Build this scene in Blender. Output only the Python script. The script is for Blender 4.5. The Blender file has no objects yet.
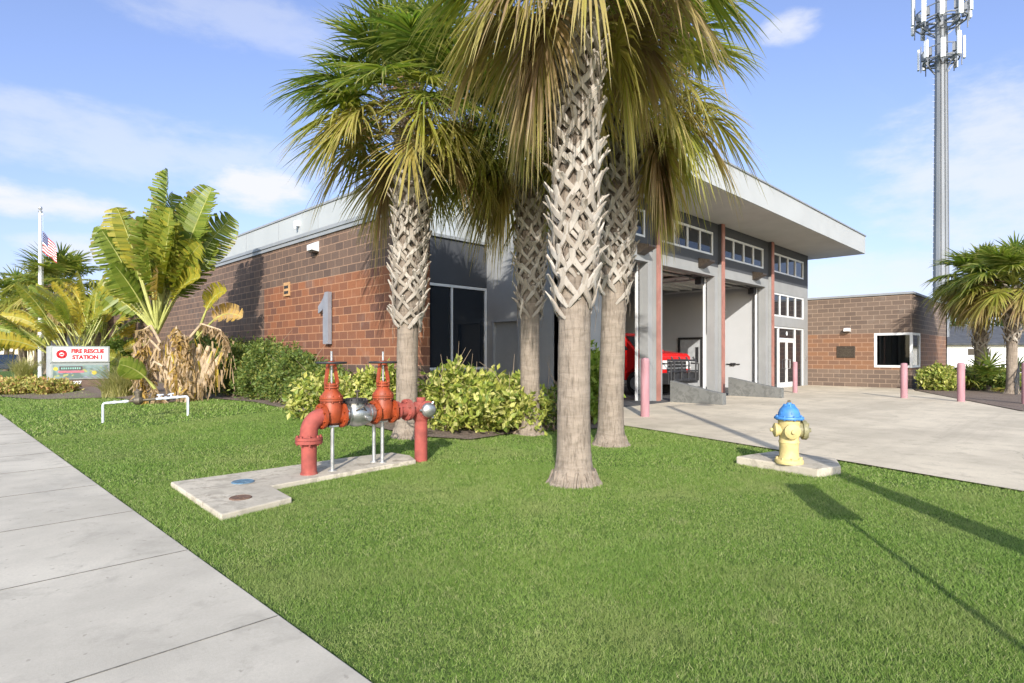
import bpy, bmesh, math, random
import numpy as np
from mathutils import Vector, Matrix
from mathutils.geometry import delaunay_2d_cdt
R = math.radians
sc = bpy.context.scene
C = sc.collection

# ------------------------------------------------------------------ camera
F, CU, HV, H = 585.46, 512.0, 356.0, 1.4
FX, FY = 0.711, 0.7032            # camera forward (X runs along the bays, Y along the brick front)
cd = bpy.data.cameras.new('camera'); cam = bpy.data.objects.new('camera', cd); C.objects.link(cam)
cam.location = (0, 0, H); cam.rotation_euler = (R(90), 0, -math.atan2(FX, FY))
cd.sensor_width = 36; cd.lens = F/1024*36; cd.shift_y = (HV-341.5)/1024
cd.clip_start = 0.05; cd.clip_end = 3000
sc.camera = cam

# ------------------------------------------------------------------ light
SUN_EL, SUN_AZ = 25.3, 42.0       # shadows run towards azimuth 42 deg (from +X)
w = bpy.data.worlds.new('World'); sc.world = w; w.use_nodes = True
nt = w.node_tree; N = nt.nodes; L = nt.links; N.clear()
out = N.new('ShaderNodeOutputWorld'); bg = N.new('ShaderNodeBackground'); L.new(bg.outputs[0], out.inputs[0])
sky = N.new('ShaderNodeTexSky'); sky.sky_type = 'NISHITA'; sky.sun_disc = False
sky.sun_elevation = R(SUN_EL); sky.sun_rotation = R(90-(SUN_AZ+180)); sky.air_density = 1.0; sky.dust_density = 0.6; sky.ozone_density = 2.0
bg.inputs[1].default_value = 0.15
sl = bpy.data.lights.new('sun', 'SUN'); sl.energy = 4.3; sl.angle = R(0.5); sl.color = (1, .945, .86)
so = bpy.data.objects.new('sun', sl); C.objects.link(so)
sd = Vector((math.cos(R(SUN_AZ))*math.cos(R(SUN_EL)), math.sin(R(SUN_AZ))*math.cos(R(SUN_EL)), -math.sin(R(SUN_EL))))
so.rotation_euler = sd.to_track_quat('-Z', 'Y').to_euler(); so.location = (-20, -20, 20)
vs = sc.view_settings; vs.view_transform = 'Standard'; vs.look = 'None'; vs.gamma = 1; vs.use_curve_mapping = False
vs.exposure = 0.60

def raydir(u, v):
    r = (u-CU)/F; z = (HV-v)/F
    return Vector((r*FY+FX, -r*FX+FY, z))
# clouds live in the world, by direction
def clouds():
    tc = N.new('ShaderNodeTexCoord'); sep = N.new('ShaderNodeSeparateXYZ'); L.new(tc.outputs['Generated'], sep.inputs[0])
    def m(op, a, b=None, c=None):
        n = N.new('ShaderNodeMath'); n.operation = op
        for i, x in enumerate((a, b, c)):
            if x is None: continue
            if isinstance(x, (int, float)): n.inputs[i].default_value = x
            else: L.new(x, n.inputs[i])
        return n.outputs[0]
    zz = m('ADD', m('MAXIMUM', sep.outputs[2], 0), 0.18)
    cmb = N.new('ShaderNodeCombineXYZ'); L.new(m('DIVIDE', sep.outputs[0], zz), cmb.inputs[0]); L.new(m('DIVIDE', sep.outputs[1], zz), cmb.inputs[1])
    mp = N.new('ShaderNodeMapping'); mp.inputs['Rotation'].default_value = (0, 0, R(35)); mp.inputs['Scale'].default_value = (0.55, 1.5, 1)
    L.new(cmb.outputs[0], mp.inputs[0])
    no = N.new('ShaderNodeTexNoise'); no.inputs['Scale'].default_value = 0.9; no.inputs['Detail'].default_value = 9; no.inputs['Roughness'].default_value = .55; no.inputs['Distortion'].default_value = .6
    L.new(mp.outputs[0], no.inputs[0])
    mr = N.new('ShaderNodeMapRange'); mr.interpolation_type = 'SMOOTHSTEP'
    mr.inputs[1].default_value = .52; mr.inputs[2].default_value = .85; mr.inputs[4].default_value = .30
    L.new(no.outputs[0], mr.inputs[0]); fac = mr.outputs[0]
    n2 = N.new('ShaderNodeTexNoise'); n2.inputs['Scale'].default_value = 13; n2.inputs['Detail'].default_value = 8; n2.inputs['Roughness'].default_value = .62
    mp2 = N.new('ShaderNodeMapping'); mp2.inputs['Scale'].default_value = (1, 1, 2.6); L.new(tc.outputs['Generated'], mp2.inputs[0]); L.new(mp2.outputs[0], n2.inputs[0])
    # separate cloud banks: centre direction, half-width, half-height (radians-ish), strength
    for (u, v, hw, hh, st) in ((262, 188, .10, .05, 1.1), (30, 201, .14, .035, 1.0), (85, 248, .10, .03, .75), (1005, 165, .20, .15, .70), (150, 150, .40, .06, .45), (790, 28, .05, .03, .8), (60, 125, .28, .05, .45), (880, 275, .25, .05, .6), (250, 20, .25, .05, .35)):
        d = raydir(u, v).normalized(); side = Vector((d.y, -d.x, 0)).normalized(); up = side.cross(d).normalized()
        def dot(vec):
            n = N.new('ShaderNodeVectorMath'); n.operation = 'DOT_PRODUCT'; L.new(tc.outputs['Generated'], n.inputs[0]); n.inputs[1].default_value = vec; return n.outputs['Value']
        a = m('DIVIDE', dot(side), hw); b = m('DIVIDE', dot(up), hh)
        r2 = m('ADD', m('MULTIPLY', a, a), m('MULTIPLY', b, b)); front = m('GREATER_THAN', dot(d), 0)
        base = m('MULTIPLY', m('MAXIMUM', m('SUBTRACT', 1, r2), 0), front)
        k = N.new('ShaderNodeMapRange'); k.interpolation_type = 'SMOOTHSTEP'; k.inputs[1].default_value = .50; k.inputs[2].default_value = 1.0
        L.new(m('ADD', m('MULTIPLY', base, .5), m('MULTIPLY', n2.outputs[0], .85)), k.inputs[0])
        fac = m('MAXIMUM', fac, m('MULTIPLY', m('MULTIPLY', k.outputs[0], m('MINIMUM', m('MULTIPLY', base, 3), 1)), st))
    # thin white veil towards the horizon
    veil = m('MULTIPLY', m('POWER', m('SUBTRACT', 1, m('MAXIMUM', sep.outputs[2], 0)), 10), .14)
    fac = m('MAXIMUM', fac, veil)
    tint = N.new('ShaderNodeMix'); tint.data_type = 'RGBA'; tint.blend_type = 'MULTIPLY'; tint.inputs[0].default_value = 1
    # deeper blue low in the sky opposite the sun, brighter sky round the sun
    fwd = N.new('ShaderNodeVectorMath'); fwd.operation = 'DOT_PRODUCT'; L.new(tc.outputs['Generated'], fwd.inputs[0]); fwd.inputs[1].default_value = (math.cos(R(SUN_AZ)), math.sin(R(SUN_AZ)), 0)
    fr = N.new('ShaderNodeMapRange'); fr.interpolation_type = 'SMOOTHSTEP'; fr.inputs[1].default_value = -.3; fr.inputs[2].default_value = .35; L.new(fwd.outputs['Value'], fr.inputs[0])
    lo = m('POWER', m('SUBTRACT', 1, m('MINIMUM', m('MAXIMUM', sep.outputs[2], 0), 1)), 4)
    k = m('MULTIPLY', fr.outputs[0], lo)
    tm = N.new('ShaderNodeMix'); tm.data_type = 'RGBA'; L.new(fr.outputs[0], tm.inputs[0]); tm.inputs[6].default_value = (2.0, 1.85, 1.75, 1); tm.inputs[7].default_value = (1.20, 1.06, 1.18, 1)
    t2 = N.new('ShaderNodeMix'); t2.data_type = 'RGBA'; L.new(k, t2.inputs[0]); L.new(tm.outputs[2], t2.inputs[6]); t2.inputs[7].default_value = (.50, .46, .70, 1)
    L.new(sky.outputs[0], tint.inputs[6]); L.new(t2.outputs[2], tint.inputs[7])
    mx = N.new('ShaderNodeMix'); mx.data_type = 'RGBA'; L.new(fac, mx.inputs[0]); L.new(tint.outputs[2], mx.inputs[6]); mx.inputs[7].default_value = (4.1, 4.2, 4.5, 1)
    L.new(mx.outputs[2], bg.inputs[0])
clouds()

# ------------------------------------------------------------------ terrain and pixel helpers
def S(t): t = np.clip(t, 0, 1); return t*t*(3-2*t)
def ground(x, y):
    return 0.26*S((np.asarray(x)-1.7)/3.9)*S((np.asarray(y)-6.2)/5.5)*(1-S((np.asarray(x)-8)/2.5)*0.85)
def at(u, v):                     # where the line of sight of a pixel meets the ground
    r = raydir(u, v); z = 0.0
    for _ in range(12):
        d = (H-z)/max(1e-6, -r.z); z = float(ground(r.x*d, r.y*d))
    return Vector((r.x*d, r.y*d, z))

# ------------------------------------------------------------------ mesh helpers
class MB:
    def __init__(s): s.v = []; s.f = []; s.m = []; s.q = []; s.smooth = False
    def vert(s, p): s.v.append(tuple(p)); return len(s.v)-1
    def face(s, idx, m=0): s.f.append(tuple(idx)); s.m.append(m)
    def poly(s, pts, m=0): s.face([s.vert(p) for p in pts], m)
    def box(s, a, b, m=0):
        x0, y0, z0 = a; x1, y1, z1 = b
        i = [s.vert(p) for p in ((x0,y0,z0),(x1,y0,z0),(x1,y1,z0),(x0,y1,z0),(x0,y0,z1),(x1,y0,z1),(x1,y1,z1),(x0,y1,z1))]
        for f in ((0,3,2,1),(4,5,6,7),(0,1,5,4),(1,2,6,5),(2,3,7,6),(3,0,4,7)): s.face([i[k] for k in f], m)
    def bar(s, p, q, wd, th, up=(0,0,1), m=0, taper=1.0):
        p = Vector(p); q = Vector(q); t = (q-p).normalized(); up = Vector(up)
        if abs(t.dot(up)) > .98: up = Vector((1,0,0))
        a = t.cross(up).normalized(); b = a.cross(t)
        i = []
        for c, k in ((p, 1), (q, taper)):
            for sx, sy in ((-1,-1),(1,-1),(1,1),(-1,1)): i.append(s.vert(c+a*sx*wd/2*k+b*sy*th/2*k))
        for f in ((3,2,1,0),(4,5,6,7),(0,1,5,4),(1,2,6,5),(2,3,7,6),(3,0,4,7)): s.face([i[k] for k in f], m)
    def prism(s, pts, ext, m=0):   # polygon pts (3D) pushed along ext
        ext = Vector(ext); n = len(pts); a = [s.vert(p) for p in pts]; b = [s.vert(Vector(p)+ext) for p in pts]
        s.face(a[::-1], m); s.face(b, m)
        for k in range(n): s.face((a[k], a[(k+1)%n], b[(k+1)%n], b[k]), m)
    def tube(s, pts, rad, seg=12, m=0, cap=True):
        pts = [Vector(p) for p in pts]; n = len(pts); rad = [rad]*n if isinstance(rad, (int, float)) else rad
        prev = None; rings = []
        for k in range(n):
            t = (pts[min(k+1, n-1)]-pts[max(k-1, 0)])
            if t.length < 1e-9: t = Vector((0,0,1))
            t.normalize()
            if prev is None: a = t.cross(Vector((0,0,1)) if abs(t.z) < .9 else Vector((1,0,0))).normalized()
            else: a = (prev-t*prev.dot(t)).normalized()
            prev = a; b = t.cross(a)
            rings.append([s.vert(pts[k]+(a*math.cos(2*math.pi*j/seg)+b*math.sin(2*math.pi*j/seg))*rad[k]) for j in range(seg)])
        for k in range(n-1):
            for j in range(seg): s.face((rings[k][j], rings[k][(j+1)%seg], rings[k+1][(j+1)%seg], rings[k+1][j]), m)
        if cap: s.face(rings[0][::-1], m); s.face(rings[-1], m)
    def lathe(s, c, prof, seg=24, axis=(0,0,1), m=0):   # prof: (radius, along-axis)
        c = Vector(c); t = Vector(axis).normalized(); a = t.cross(Vector((0,0,1)) if abs(t.z) < .9 else Vector((1,0,0))).normalized(); b = t.cross(a)
        rings = [[s.vert(c+t*h+(a*math.cos(2*math.pi*j/seg)+b*math.sin(2*math.pi*j/seg))*max(r, 1e-4)) for j in range(seg)] for r, h in prof]
        for k in range(len(rings)-1):
            for j in range(seg): s.face((rings[k][j], rings[k][(j+1)%seg], rings[k+1][(j+1)%seg], rings[k+1][j]), m)
        s.face(rings[0][::-1], m); s.face(rings[-1], m)
    def cyl(s, p, q, r, seg=16, m=0): s.tube([p, q], r, seg, m)
    def strap(s, pts, wd, th, up, m=0):     # continuous tapered strap through pts
        n = len(pts); rings = []
        for k in range(n):
            t = (Vector(pts[min(k+1, n-1)])-Vector(pts[max(k-1, 0)])).normalized(); a = t.cross(up[k]).normalized(); b = a.cross(t); c = Vector(pts[k])
            rings.append([s.vert(c+a*sx*wd[k]/2+b*sy*th[k]/2) for sx, sy in ((-1,-1),(1,-1),(.85,.7),(0,1),(-.85,.7))])
        for k in range(n-1):
            for j in range(5): s.face((rings[k][j], rings[k][(j+1) % 5], rings[k+1][(j+1) % 5], rings[k+1][j]), m)
        s.face(rings[0][::-1], m); s.face(rings[-1], m)
    def quads(s, P, m=0, tip=None, hue=None):           # P: n x 4 x 3
        n = len(P)
        tip = np.zeros((n, 4)) if tip is None else np.broadcast_to(tip, (n, 4)); hue = np.zeros((n, 4)) if hue is None else np.broadcast_to(hue, (n, 4))
        s.q.append((np.asarray(P, dtype=np.float64), m, tip, hue))
    def wall(s, o, ux, W, Hh, th, holes, m=0):          # panel with rectangular openings; o corner, ux along, th pushed vector
        o = Vector(o); ux = Vector(ux); th = Vector(th); uz = Vector((0,0,1))
        xs = sorted({0, W, *[h[0] for h in holes], *[h[1] for h in holes]}); zs = sorted({0, Hh, *[h[2] for h in holes], *[h[3] for h in holes]})
        def solid(i, j):
            if i < 0 or j < 0 or i >= len(xs)-1 or j >= len(zs)-1: return False
            cx = (xs[i]+xs[i+1])/2; cz = (zs[j]+zs[j+1])/2
            return not any(h[0] < cx < h[1] and h[2] < cz < h[3] for h in holes)
        for i in range(len(xs)-1):
            for j in range(len(zs)-1):
                if not solid(i, j): continue
                a = o+ux*xs[i]+uz*zs[j]; b = o+ux*xs[i+1]+uz*zs[j]; c = o+ux*xs[i+1]+uz*zs[j+1]; d = o+ux*xs[i]+uz*zs[j+1]
                s.poly((a, b, c, d), m); s.poly((d+th, c+th, b+th, a+th), m)
                if not solid(i-1, j): s.poly((a, d, d+th, a+th), m)
                if not solid(i+1, j): s.poly((c, b, b+th, c+th), m)
                if not solid(i, j-1): s.poly((b, a, a+th, b+th), m)
                if not solid(i, j+1): s.poly((d, c, c+th, d+th), m)
    def build(s, name, mats, parent=None, world=False, smooth=None, bevel=0, loc=None):
        nb = len(s.v); V = [np.array(s.v, dtype=np.float64).reshape(-1, 3)]; nq = 0
        for P, *_ in s.q: V.append(P.reshape(-1, 3)); nq += len(P)
        V = np.concatenate(V)
        off = Vector((0,0,0))
        if parent is not None and world: off = parent.location
        V = V-np.array(off)
        me = bpy.data.meshes.new(name); me.vertices.add(len(V)); me.vertices.foreach_set('co', V.ravel())
        sizes = np.array([len(f) for f in s.f]+[4]*nq, dtype=np.int32)
        idx = np.concatenate([np.array([i for f in s.f for i in f], dtype=np.int32), np.arange(nb, nb+4*nq, dtype=np.int32)])
        st = np.concatenate([[0], np.cumsum(sizes)[:-1]]).astype(np.int32)
        me.loops.add(len(idx)); me.loops.foreach_set('vertex_index', idx)
        me.polygons.add(len(sizes)); me.polygons.foreach_set('loop_start', st)
        mi = np.concatenate([np.array(s.m, dtype=np.int32)]+[np.full(len(P), m, dtype=np.int32) for P, m, *_ in s.q])
        me.polygons.foreach_set('material_index', mi)
        me.polygons.foreach_set('use_smooth', np.full(len(sizes), bool(s.smooth if smooth is None else smooth)))
        if s.q:
            for nm, k in (('tip', 2), ('hue', 3)):
                at_ = me.attributes.new(nm, 'FLOAT', 'POINT')
                at_.data.foreach_set('value', np.concatenate([np.zeros(nb)]+[q[k].ravel() for q in s.q]).astype(np.float32))
        me.update(calc_edges=True); me.validate()
        for mt in (mats if isinstance(mats, (list, tuple)) else [mats]): me.materials.append(mt)
        o = bpy.data.objects.new(name, me); C.objects.link(o)
        if parent is not None: o.parent = parent
        if loc is not None: o.location = loc
        if (smooth if smooth is not None else s.smooth) and s.f:
            try: me.set_sharp_from_angle(angle=R(38))
            except Exception: pass
        if bevel:
            b = o.modifiers.new('bevel', 'BEVEL'); b.width = bevel; b.segments = 2; b.limit_method = 'ANGLE'
        return o
def tag(o, label=None, cat=None, group=None, kind=None):
    if label: o['label'] = label
    if cat: o['category'] = cat
    if group: o['group'] = group
    if kind: o['kind'] = kind
    return o
def thing(name, label, cat, loc=(0,0,0), rz=0, group=None):
    o = bpy.data.objects.new(name, None); C.objects.link(o); o.location = loc; o.rotation_euler = (0, 0, rz); o.empty_display_size = .2
    return tag(o, label, cat, group)
def dup(root, loc, rz=None, label=None):
    r = root.copy(); C.objects.link(r); r.location = loc
    if rz is not None: r.rotation_euler = (0, 0, rz)
    if label: r['label'] = label
    def rec(a, b):
        for ch in list(a.children):
            c = ch.copy(); C.objects.link(c); c.parent = b; rec(ch, c)
    rec(root, r)
    return r
def text(name, s, size, mat, parent=None, loc=(0,0,0), rot=(R(90),0,0), ext=.004, bold=.0, ax='CENTER', sx=1.0):
    cu = bpy.data.curves.new(name, 'FONT'); cu.body = s; cu.size = size; cu.extrude = ext; cu.offset = bold; cu.align_x = ax; cu.align_y = 'CENTER'
    t = bpy.data.objects.new(name, cu); C.objects.link(t)
    bpy.context.view_layer.update()
    me = bpy.data.meshes.new_from_object(t.evaluated_get(bpy.context.evaluated_depsgraph_get())); me.name = name
    bpy.data.objects.remove(t); bpy.data.curves.remove(cu)
    me.materials.clear(); me.materials.append(mat)
    o = bpy.data.objects.new(name, me); C.objects.link(o); o.parent = parent; o.location = loc; o.rotation_euler = rot; o.scale = (sx, 1, 1)
    return o

# ------------------------------------------------------------------ materials
def newmat(name):
    m = bpy.data.materials.new(name); m.use_nodes = True; t = m.node_tree; p = t.nodes['Principled BSDF']
    return m, t, p
def mixc(t, fac, a, b, blend='MIX'):
    n = t.nodes.new('ShaderNodeMix'); n.data_type = 'RGBA'; n.blend_type = blend
    for i, x in ((0, fac), (6, a), (7, b)):
        if isinstance(x, (int, float)): n.inputs[i].default_value = x
        elif isinstance(x, tuple): n.inputs[i].default_value = (*x[:3], 1)
        else: t.links.new(x, n.inputs[i])
    return n.outputs[2]
def mth(t, op, a, b=None, c=None):
    n = t.nodes.new('ShaderNodeMath'); n.operation = op
    for i, x in enumerate((a, b, c)):
        if x is None: continue
        if isinstance(x, (int, float)): n.inputs[i].default_value = x
        else: t.links.new(x, n.inputs[i])
    return n.outputs[0]
def noise(t, scale, detail=4, rough=.55, vec=None, sc_=None, dist=0):
    n = t.nodes.new('ShaderNodeTexNoise'); n.inputs['Scale'].default_value = scale; n.inputs['Detail'].default_value = detail; n.inputs['Roughness'].default_value = rough; n.inputs['Distortion'].default_value = dist
    if vec is None: vec = t.nodes.new('ShaderNodeTexCoord').outputs['Object']
    if sc_:
        mp = t.nodes.new('ShaderNodeMapping'); mp.inputs['Scale'].default_value = sc_; t.links.new(vec, mp.inputs[0]); vec = mp.outputs[0]
    t.links.new(vec, n.inputs['Vector'])
    return n.outputs[0]
def ramp(t, fac, lo, hi, a=0.0, b=1.0):
    n = t.nodes.new('ShaderNodeMapRange'); n.interpolation_type = 'SMOOTHSTEP'
    n.inputs[1].default_value = lo; n.inputs[2].default_value = hi; n.inputs[3].default_value = a; n.inputs[4].default_value = b
    t.links.new(fac, n.inputs[0]); return n.outputs[0]
def bump(t, p, hgt, strength=.3, dist=.01):
    b = t.nodes.new('ShaderNodeBump'); b.inputs['Strength'].default_value = strength; b.inputs['Distance'].default_value = dist
    t.links.new(hgt, b.inputs['Height']); t.links.new(b.outputs[0], p.inputs['Normal'])
def simple(name, col, rough=.6, metal=0, var=.12, scale=6, bmp=0, bscale=40, dirt=None, sc_=None):
    m, t, p = newmat(name)
    c = tuple(col)
    n1 = noise(t, scale, 5, sc_=sc_)
    cc = mixc(t, ramp(t, n1, .3, .7), tuple(x*(1-var) for x in c), tuple(min(1, x*(1+var)) for x in c))
    if dirt:
        cc = mixc(t, ramp(t, noise(t, scale*.45, 6, .65), .52, .75, 0, dirt[1]), cc, dirt[0])
    t.links.new(cc, p.inputs['Base Color']); p.inputs['Roughness'].default_value = rough; p.inputs['Metallic'].default_value = metal
    if bmp: bump(t, p, noise(t, bscale, 4), bmp, .01)
    return m
def leafmat(name, cols, tipc=None, rough=.5, trans=.25, patch=None, hues=None):
    # cols: list of colours picked per leaf; tip attribute blends to tipc; hue attribute blends to hues
    m, t, p = newmat(name)
    g = t.nodes.new('ShaderNodeNewGeometry'); cr = t.nodes.new('ShaderNodeValToRGB'); el = cr.color_ramp.elements
    while len(el) < len(cols): el.new(.5)
    for i, c in enumerate(cols): el[i].position = i/max(1, len(cols)-1); el[i].color = (*c, 1)
    t.links.new(g.outputs['Random Per Island'], cr.inputs[0]); c = cr.outputs[0]
    if patch: c = mixc(t, ramp(t, noise(t, patch[1], 3), .4, .68, 0, patch[2]), c, patch[0])
    if hues:
        a = t.nodes.new('ShaderNodeAttribute'); a.attribute_name = 'hue'
        hr = t.nodes.new('ShaderNodeValToRGB'); e = hr.color_ramp.elements
        while len(e) < len(hues): e.new(.5)
        for i, (pos, hc) in enumerate(hues): e[i].position = pos; e[i].color = (*hc, 1)
        t.links.new(a.outputs['Fac'], hr.inputs[0])
        c = mixc(t, ramp(t, a.outputs['Fac'], .02, .35), c, hr.outputs[0])
    if tipc:
        a = t.nodes.new('ShaderNodeAttribute'); a.attribute_name = 'tip'
        rr = mth(t, 'MULTIPLY', ramp(t, a.outputs['Fac'], tipc[1], 1.0), mth(t, 'ADD', mth(t, 'MULTIPLY', g.outputs['Random Per Island'], .8), .2))
        c = mixc(t, mth(t, 'MULTIPLY', rr, tipc[2]), c, tipc[0])
    t.links.new(c, p.inputs['Base Color']); p.inputs['Roughness'].default_value = rough
    p.inputs['Specular IOR Level'].default_value = .35
    if trans:
        tr = t.nodes.new('ShaderNodeBsdfTranslucent'); ms = t.nodes.new('ShaderNodeMixShader'); ms.inputs[0].default_value = trans
        t.links.new(mixc(t, 1.0, c, (1.15, 1.2, .7), 'MULTIPLY'), tr.inputs[0]); t.links.new(p.outputs[0], ms.inputs[1]); t.links.new(tr.outputs[0], ms.inputs[2])
        t.links.new(ms.outputs[0], t.nodes['Material Output'].inputs[0])
    return m

def concrete(name, col, stain=.35, warm=(.30,.27,.22), k=1.0, streak=0):
    m, t, p = newmat(name)
    tc = t.nodes.new('ShaderNodeTexCoord').outputs['Object']
    a = noise(t, .6*k, 6, .62, tc); b = noise(t, 2.6*k, 7, .7, tc, None, .5); c = noise(t, 60, 3, .6, tc); d = noise(t, 1.2*k, 8, .72, tc, (1, .35 if k == 1 else 1, 1), .8 if k == 1 else .2)
    cc = mixc(t, ramp(t, a, .32, .68), tuple(x*.80 for x in col), tuple(x*1.10 for x in col))
    cc = mixc(t, ramp(t, b, .50 if k == 1 else .47, .68 if k == 1 else .60, 0, .62 if k == 1 else .85), cc, tuple(x*.66 for x in col))
    cc = mixc(t, ramp(t, d, .53, .70, 0, stain), cc, warm)
    if streak:
        s1 = noise(t, 1.0, 7, .68, tc, (.10, 1.9, 1), .4); cc = mixc(t, ramp(t, s1, .50, .72, 0, streak), cc, tuple(x*.60 for x in col))
        s2 = noise(t, 1.0, 5, .6, tc, (.2, 1.2, 1), .3); cc = mixc(t, ramp(t, s2, .55, .75, 0, streak*.8), cc, tuple(min(1, x*1.25) for x in col))
    cc = mixc(t, ramp(t, c, .3, .75, 0, .25), cc, tuple(x*.62 for x in col))
    sp = noise(t, 19, 2, .5, tc); cc = mixc(t, ramp(t, sp, .69, .74, 0, .5), cc, tuple(x*.45 for x in col))
    v = t.nodes.new('ShaderNodeTexVoronoi'); v.feature = 'DISTANCE_TO_EDGE'; v.inputs['Scale'].default_value = .22*k
    dv = t.nodes.new('ShaderNodeVectorMath'); dv.operation = 'ADD'; nn = t.nodes.new('ShaderNodeTexNoise'); nn.inputs['Scale'].default_value = 2.5; nn.inputs['Detail'].default_value = 6; t.links.new(tc, nn.inputs[0])
    sc2 = t.nodes.new('ShaderNodeVectorMath'); sc2.operation = 'SCALE'; sc2.inputs['Scale'].default_value = .5; t.links.new(nn.outputs['Color'], sc2.inputs[0]); t.links.new(tc, dv.inputs[0]); t.links.new(sc2.outputs[0], dv.inputs[1]); t.links.new(dv.outputs[0], v.inputs['Vector'])
    crk = mth(t, 'MULTIPLY', mth(t, 'LESS_THAN', v.outputs['Distance'], .0016*k), ramp(t, noise(t, .5, 3, .5, tc), .48, .6, 0, .55))
    if k == 1: cc = mixc(t, crk, cc, tuple(x*.35 for x in col))
    t.links.new(cc, p.inputs['Base Color']); p.inputs['Roughness'].default_value = .9; p.inputs['Specular IOR Level'].default_value = .2
    bump(t, p, mixc(t, .5, noise(t, 140, 3, .6, tc), b), .3, .006)
    return m

def cmu(name, zone, horiz):
    # split-face block: brown body, rust band inside zone (z0,z1,ymax); horiz picks the axis along the wall
    m, t, p = newmat(name)
    tc = t.nodes.new('ShaderNodeTexCoord').outputs['Object']; sep = t.nodes.new('ShaderNodeSeparateXYZ'); t.links.new(tc, sep.inputs[0])
    cmb = t.nodes.new('ShaderNodeCombineXYZ'); t.links.new(mth(t, 'ADD', sep.outputs[0], sep.outputs[1]), cmb.inputs[0]); t.links.new(sep.outputs[2], cmb.inputs[1])
    def brick(c1, c2, mort):
        b = t.nodes.new('ShaderNodeTexBrick'); t.links.new(cmb.outputs[0], b.inputs['Vector'])
        b.inputs['Scale'].default_value = 1; b.inputs['Brick Width'].default_value = .4 if horiz == 'L' else .46; b.inputs['Row Height'].default_value = .2; b.inputs['Mortar Size'].default_value = .011
        b.inputs['Mortar Smooth'].default_value = .15
        b.inputs['Color1'].default_value = (*c1, 1); b.inputs['Color2'].default_value = (*c2, 1); b.inputs['Mortar'].default_value = (*mort, 1); b.offset = .5
        return b
    if horiz == 'L': br = brick((.125,.080,.058), (.080,.053,.042), (.26,.165,.11)); orr = brick((.225,.085,.037), (.115,.050,.032), (.34,.18,.10))
    else: br = brick((.150,.108,.082), (.108,.077,.060), (.30,.225,.165)); orr = brick((.20,.100,.053), (.145,.082,.054), (.34,.22,.145))
    z = sep.outputs[2]
    msk = mth(t, 'MULTIPLY', mth(t, 'GREATER_THAN', z, zone[0]), mth(t, 'LESS_THAN', z, zone[1]))
    if zone[2]: msk = mth(t, 'MULTIPLY', msk, mth(t, 'LESS_THAN', sep.outputs[1], zone[2]))
    c = mixc(t, msk, br.outputs[0], orr.outputs[0])
    c = mixc(t, 1.0, c, mixc(t, ramp(t, noise(t, 55, 4, .6, tc), .3, .7), (.80,.80,.80), (1.16,1.14,1.12)), 'MULTIPLY')
    c = mixc(t, ramp(t, noise(t, 1.1, 6, .7, tc), .54, .78, 0, .22), c, (.33,.30,.26))
    t.links.new(c, p.inputs['Base Color']); p.inputs['Roughness'].default_value = .85
    hgt = mth(t, 'ADD', mth(t, 'MULTIPLY', mth(t, 'SUBTRACT', 1, br.outputs['Fac']), 1.0), mth(t, 'MULTIPLY', noise(t, 30, 5, .6, tc), .35))
    bump(t, p, hgt, .55, .012)
    return m
def glass(name, col=(.02,.025,.03), rough=.03):
    m, t, p = newmat(name); p.inputs['Base Color'].default_value = (*col, 1); p.inputs['Roughness'].default_value = rough; p.inputs['Specular IOR Level'].default_value = .6
    tc = t.nodes.new('ShaderNodeTexCoord').outputs['Object']; bump(t, p, noise(t, .9, 2, .5, tc), .04, .02)
    return m
def clearglass(name):
    m, t, p = newmat(name)
    tr = t.nodes.new('ShaderNodeBsdfTransparent'); tr.inputs[0].default_value = (.55,.6,.6,1); gl = t.nodes.new('ShaderNodeBsdfGlossy'); gl.inputs['Roughness'].default_value = .02
    fr = t.nodes.new('ShaderNodeFresnel'); fr.inputs[0].default_value = 1.5; ms = t.nodes.new('ShaderNodeMixShader')
    t.links.new(fr.outputs[0], ms.inputs[0]); t.links.new(tr.outputs[0], ms.inputs[1]); t.links.new(gl.outputs[0], ms.inputs[2]); t.links.new(ms.outputs[0], t.nodes['Material Output'].inputs[0])
    return m

M = {}
M['sidewalk'] = concrete('sidewalk_concrete', (.50,.455,.375), stain=.50, warm=(.34,.315,.27))
M['drive'] = concrete('driveway_concrete', (.565,.490,.37), stain=.34, warm=(.41,.345,.26), streak=.45)
M['pad'] = concrete('pad_concrete', (.50,.445,.355), stain=.75, warm=(.20,.165,.12), k=2.6)
M['ramp'] = concrete('kerb_concrete', (.165,.168,.16), stain=.6, warm=(.09,.09,.088), k=2)
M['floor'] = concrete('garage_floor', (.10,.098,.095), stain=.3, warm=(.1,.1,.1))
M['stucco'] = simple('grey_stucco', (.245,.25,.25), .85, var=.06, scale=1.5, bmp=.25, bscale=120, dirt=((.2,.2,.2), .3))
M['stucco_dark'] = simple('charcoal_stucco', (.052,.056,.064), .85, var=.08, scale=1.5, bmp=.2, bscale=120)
M['pale'] = simple('pale_panel', (.335,.355,.357), .6, var=.04, scale=.8, bmp=.05, bscale=90, dirt=((.27,.28,.275), .45), sc_=(1, 1, .25))
M['fascia'] = simple('fascia_white', (.37,.38,.375), .65, var=.04, scale=.7, bmp=.06, bscale=90, dirt=((.30,.30,.29), .45))
M['soffit'] = simple('soffit', (.44,.435,.405), .8, var=.05, scale=1.2, bmp=.1, bscale=90)
M['trim'] = simple('grey_metal_trim', (.23,.245,.26), .5, var=.06, scale=3)
M['frame'] = simple('white_frame', (.62,.63,.63), .4, var=.04, scale=5)
M['frame_grey'] = simple('aluminium_frame', (.40,.42,.43), .4, .2, var=.05, scale=5)
M['red_col'] = simple('red_steel', (.30,.135,.105), .7, var=.12, scale=3, dirt=((.38,.235,.19), .7))
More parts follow.
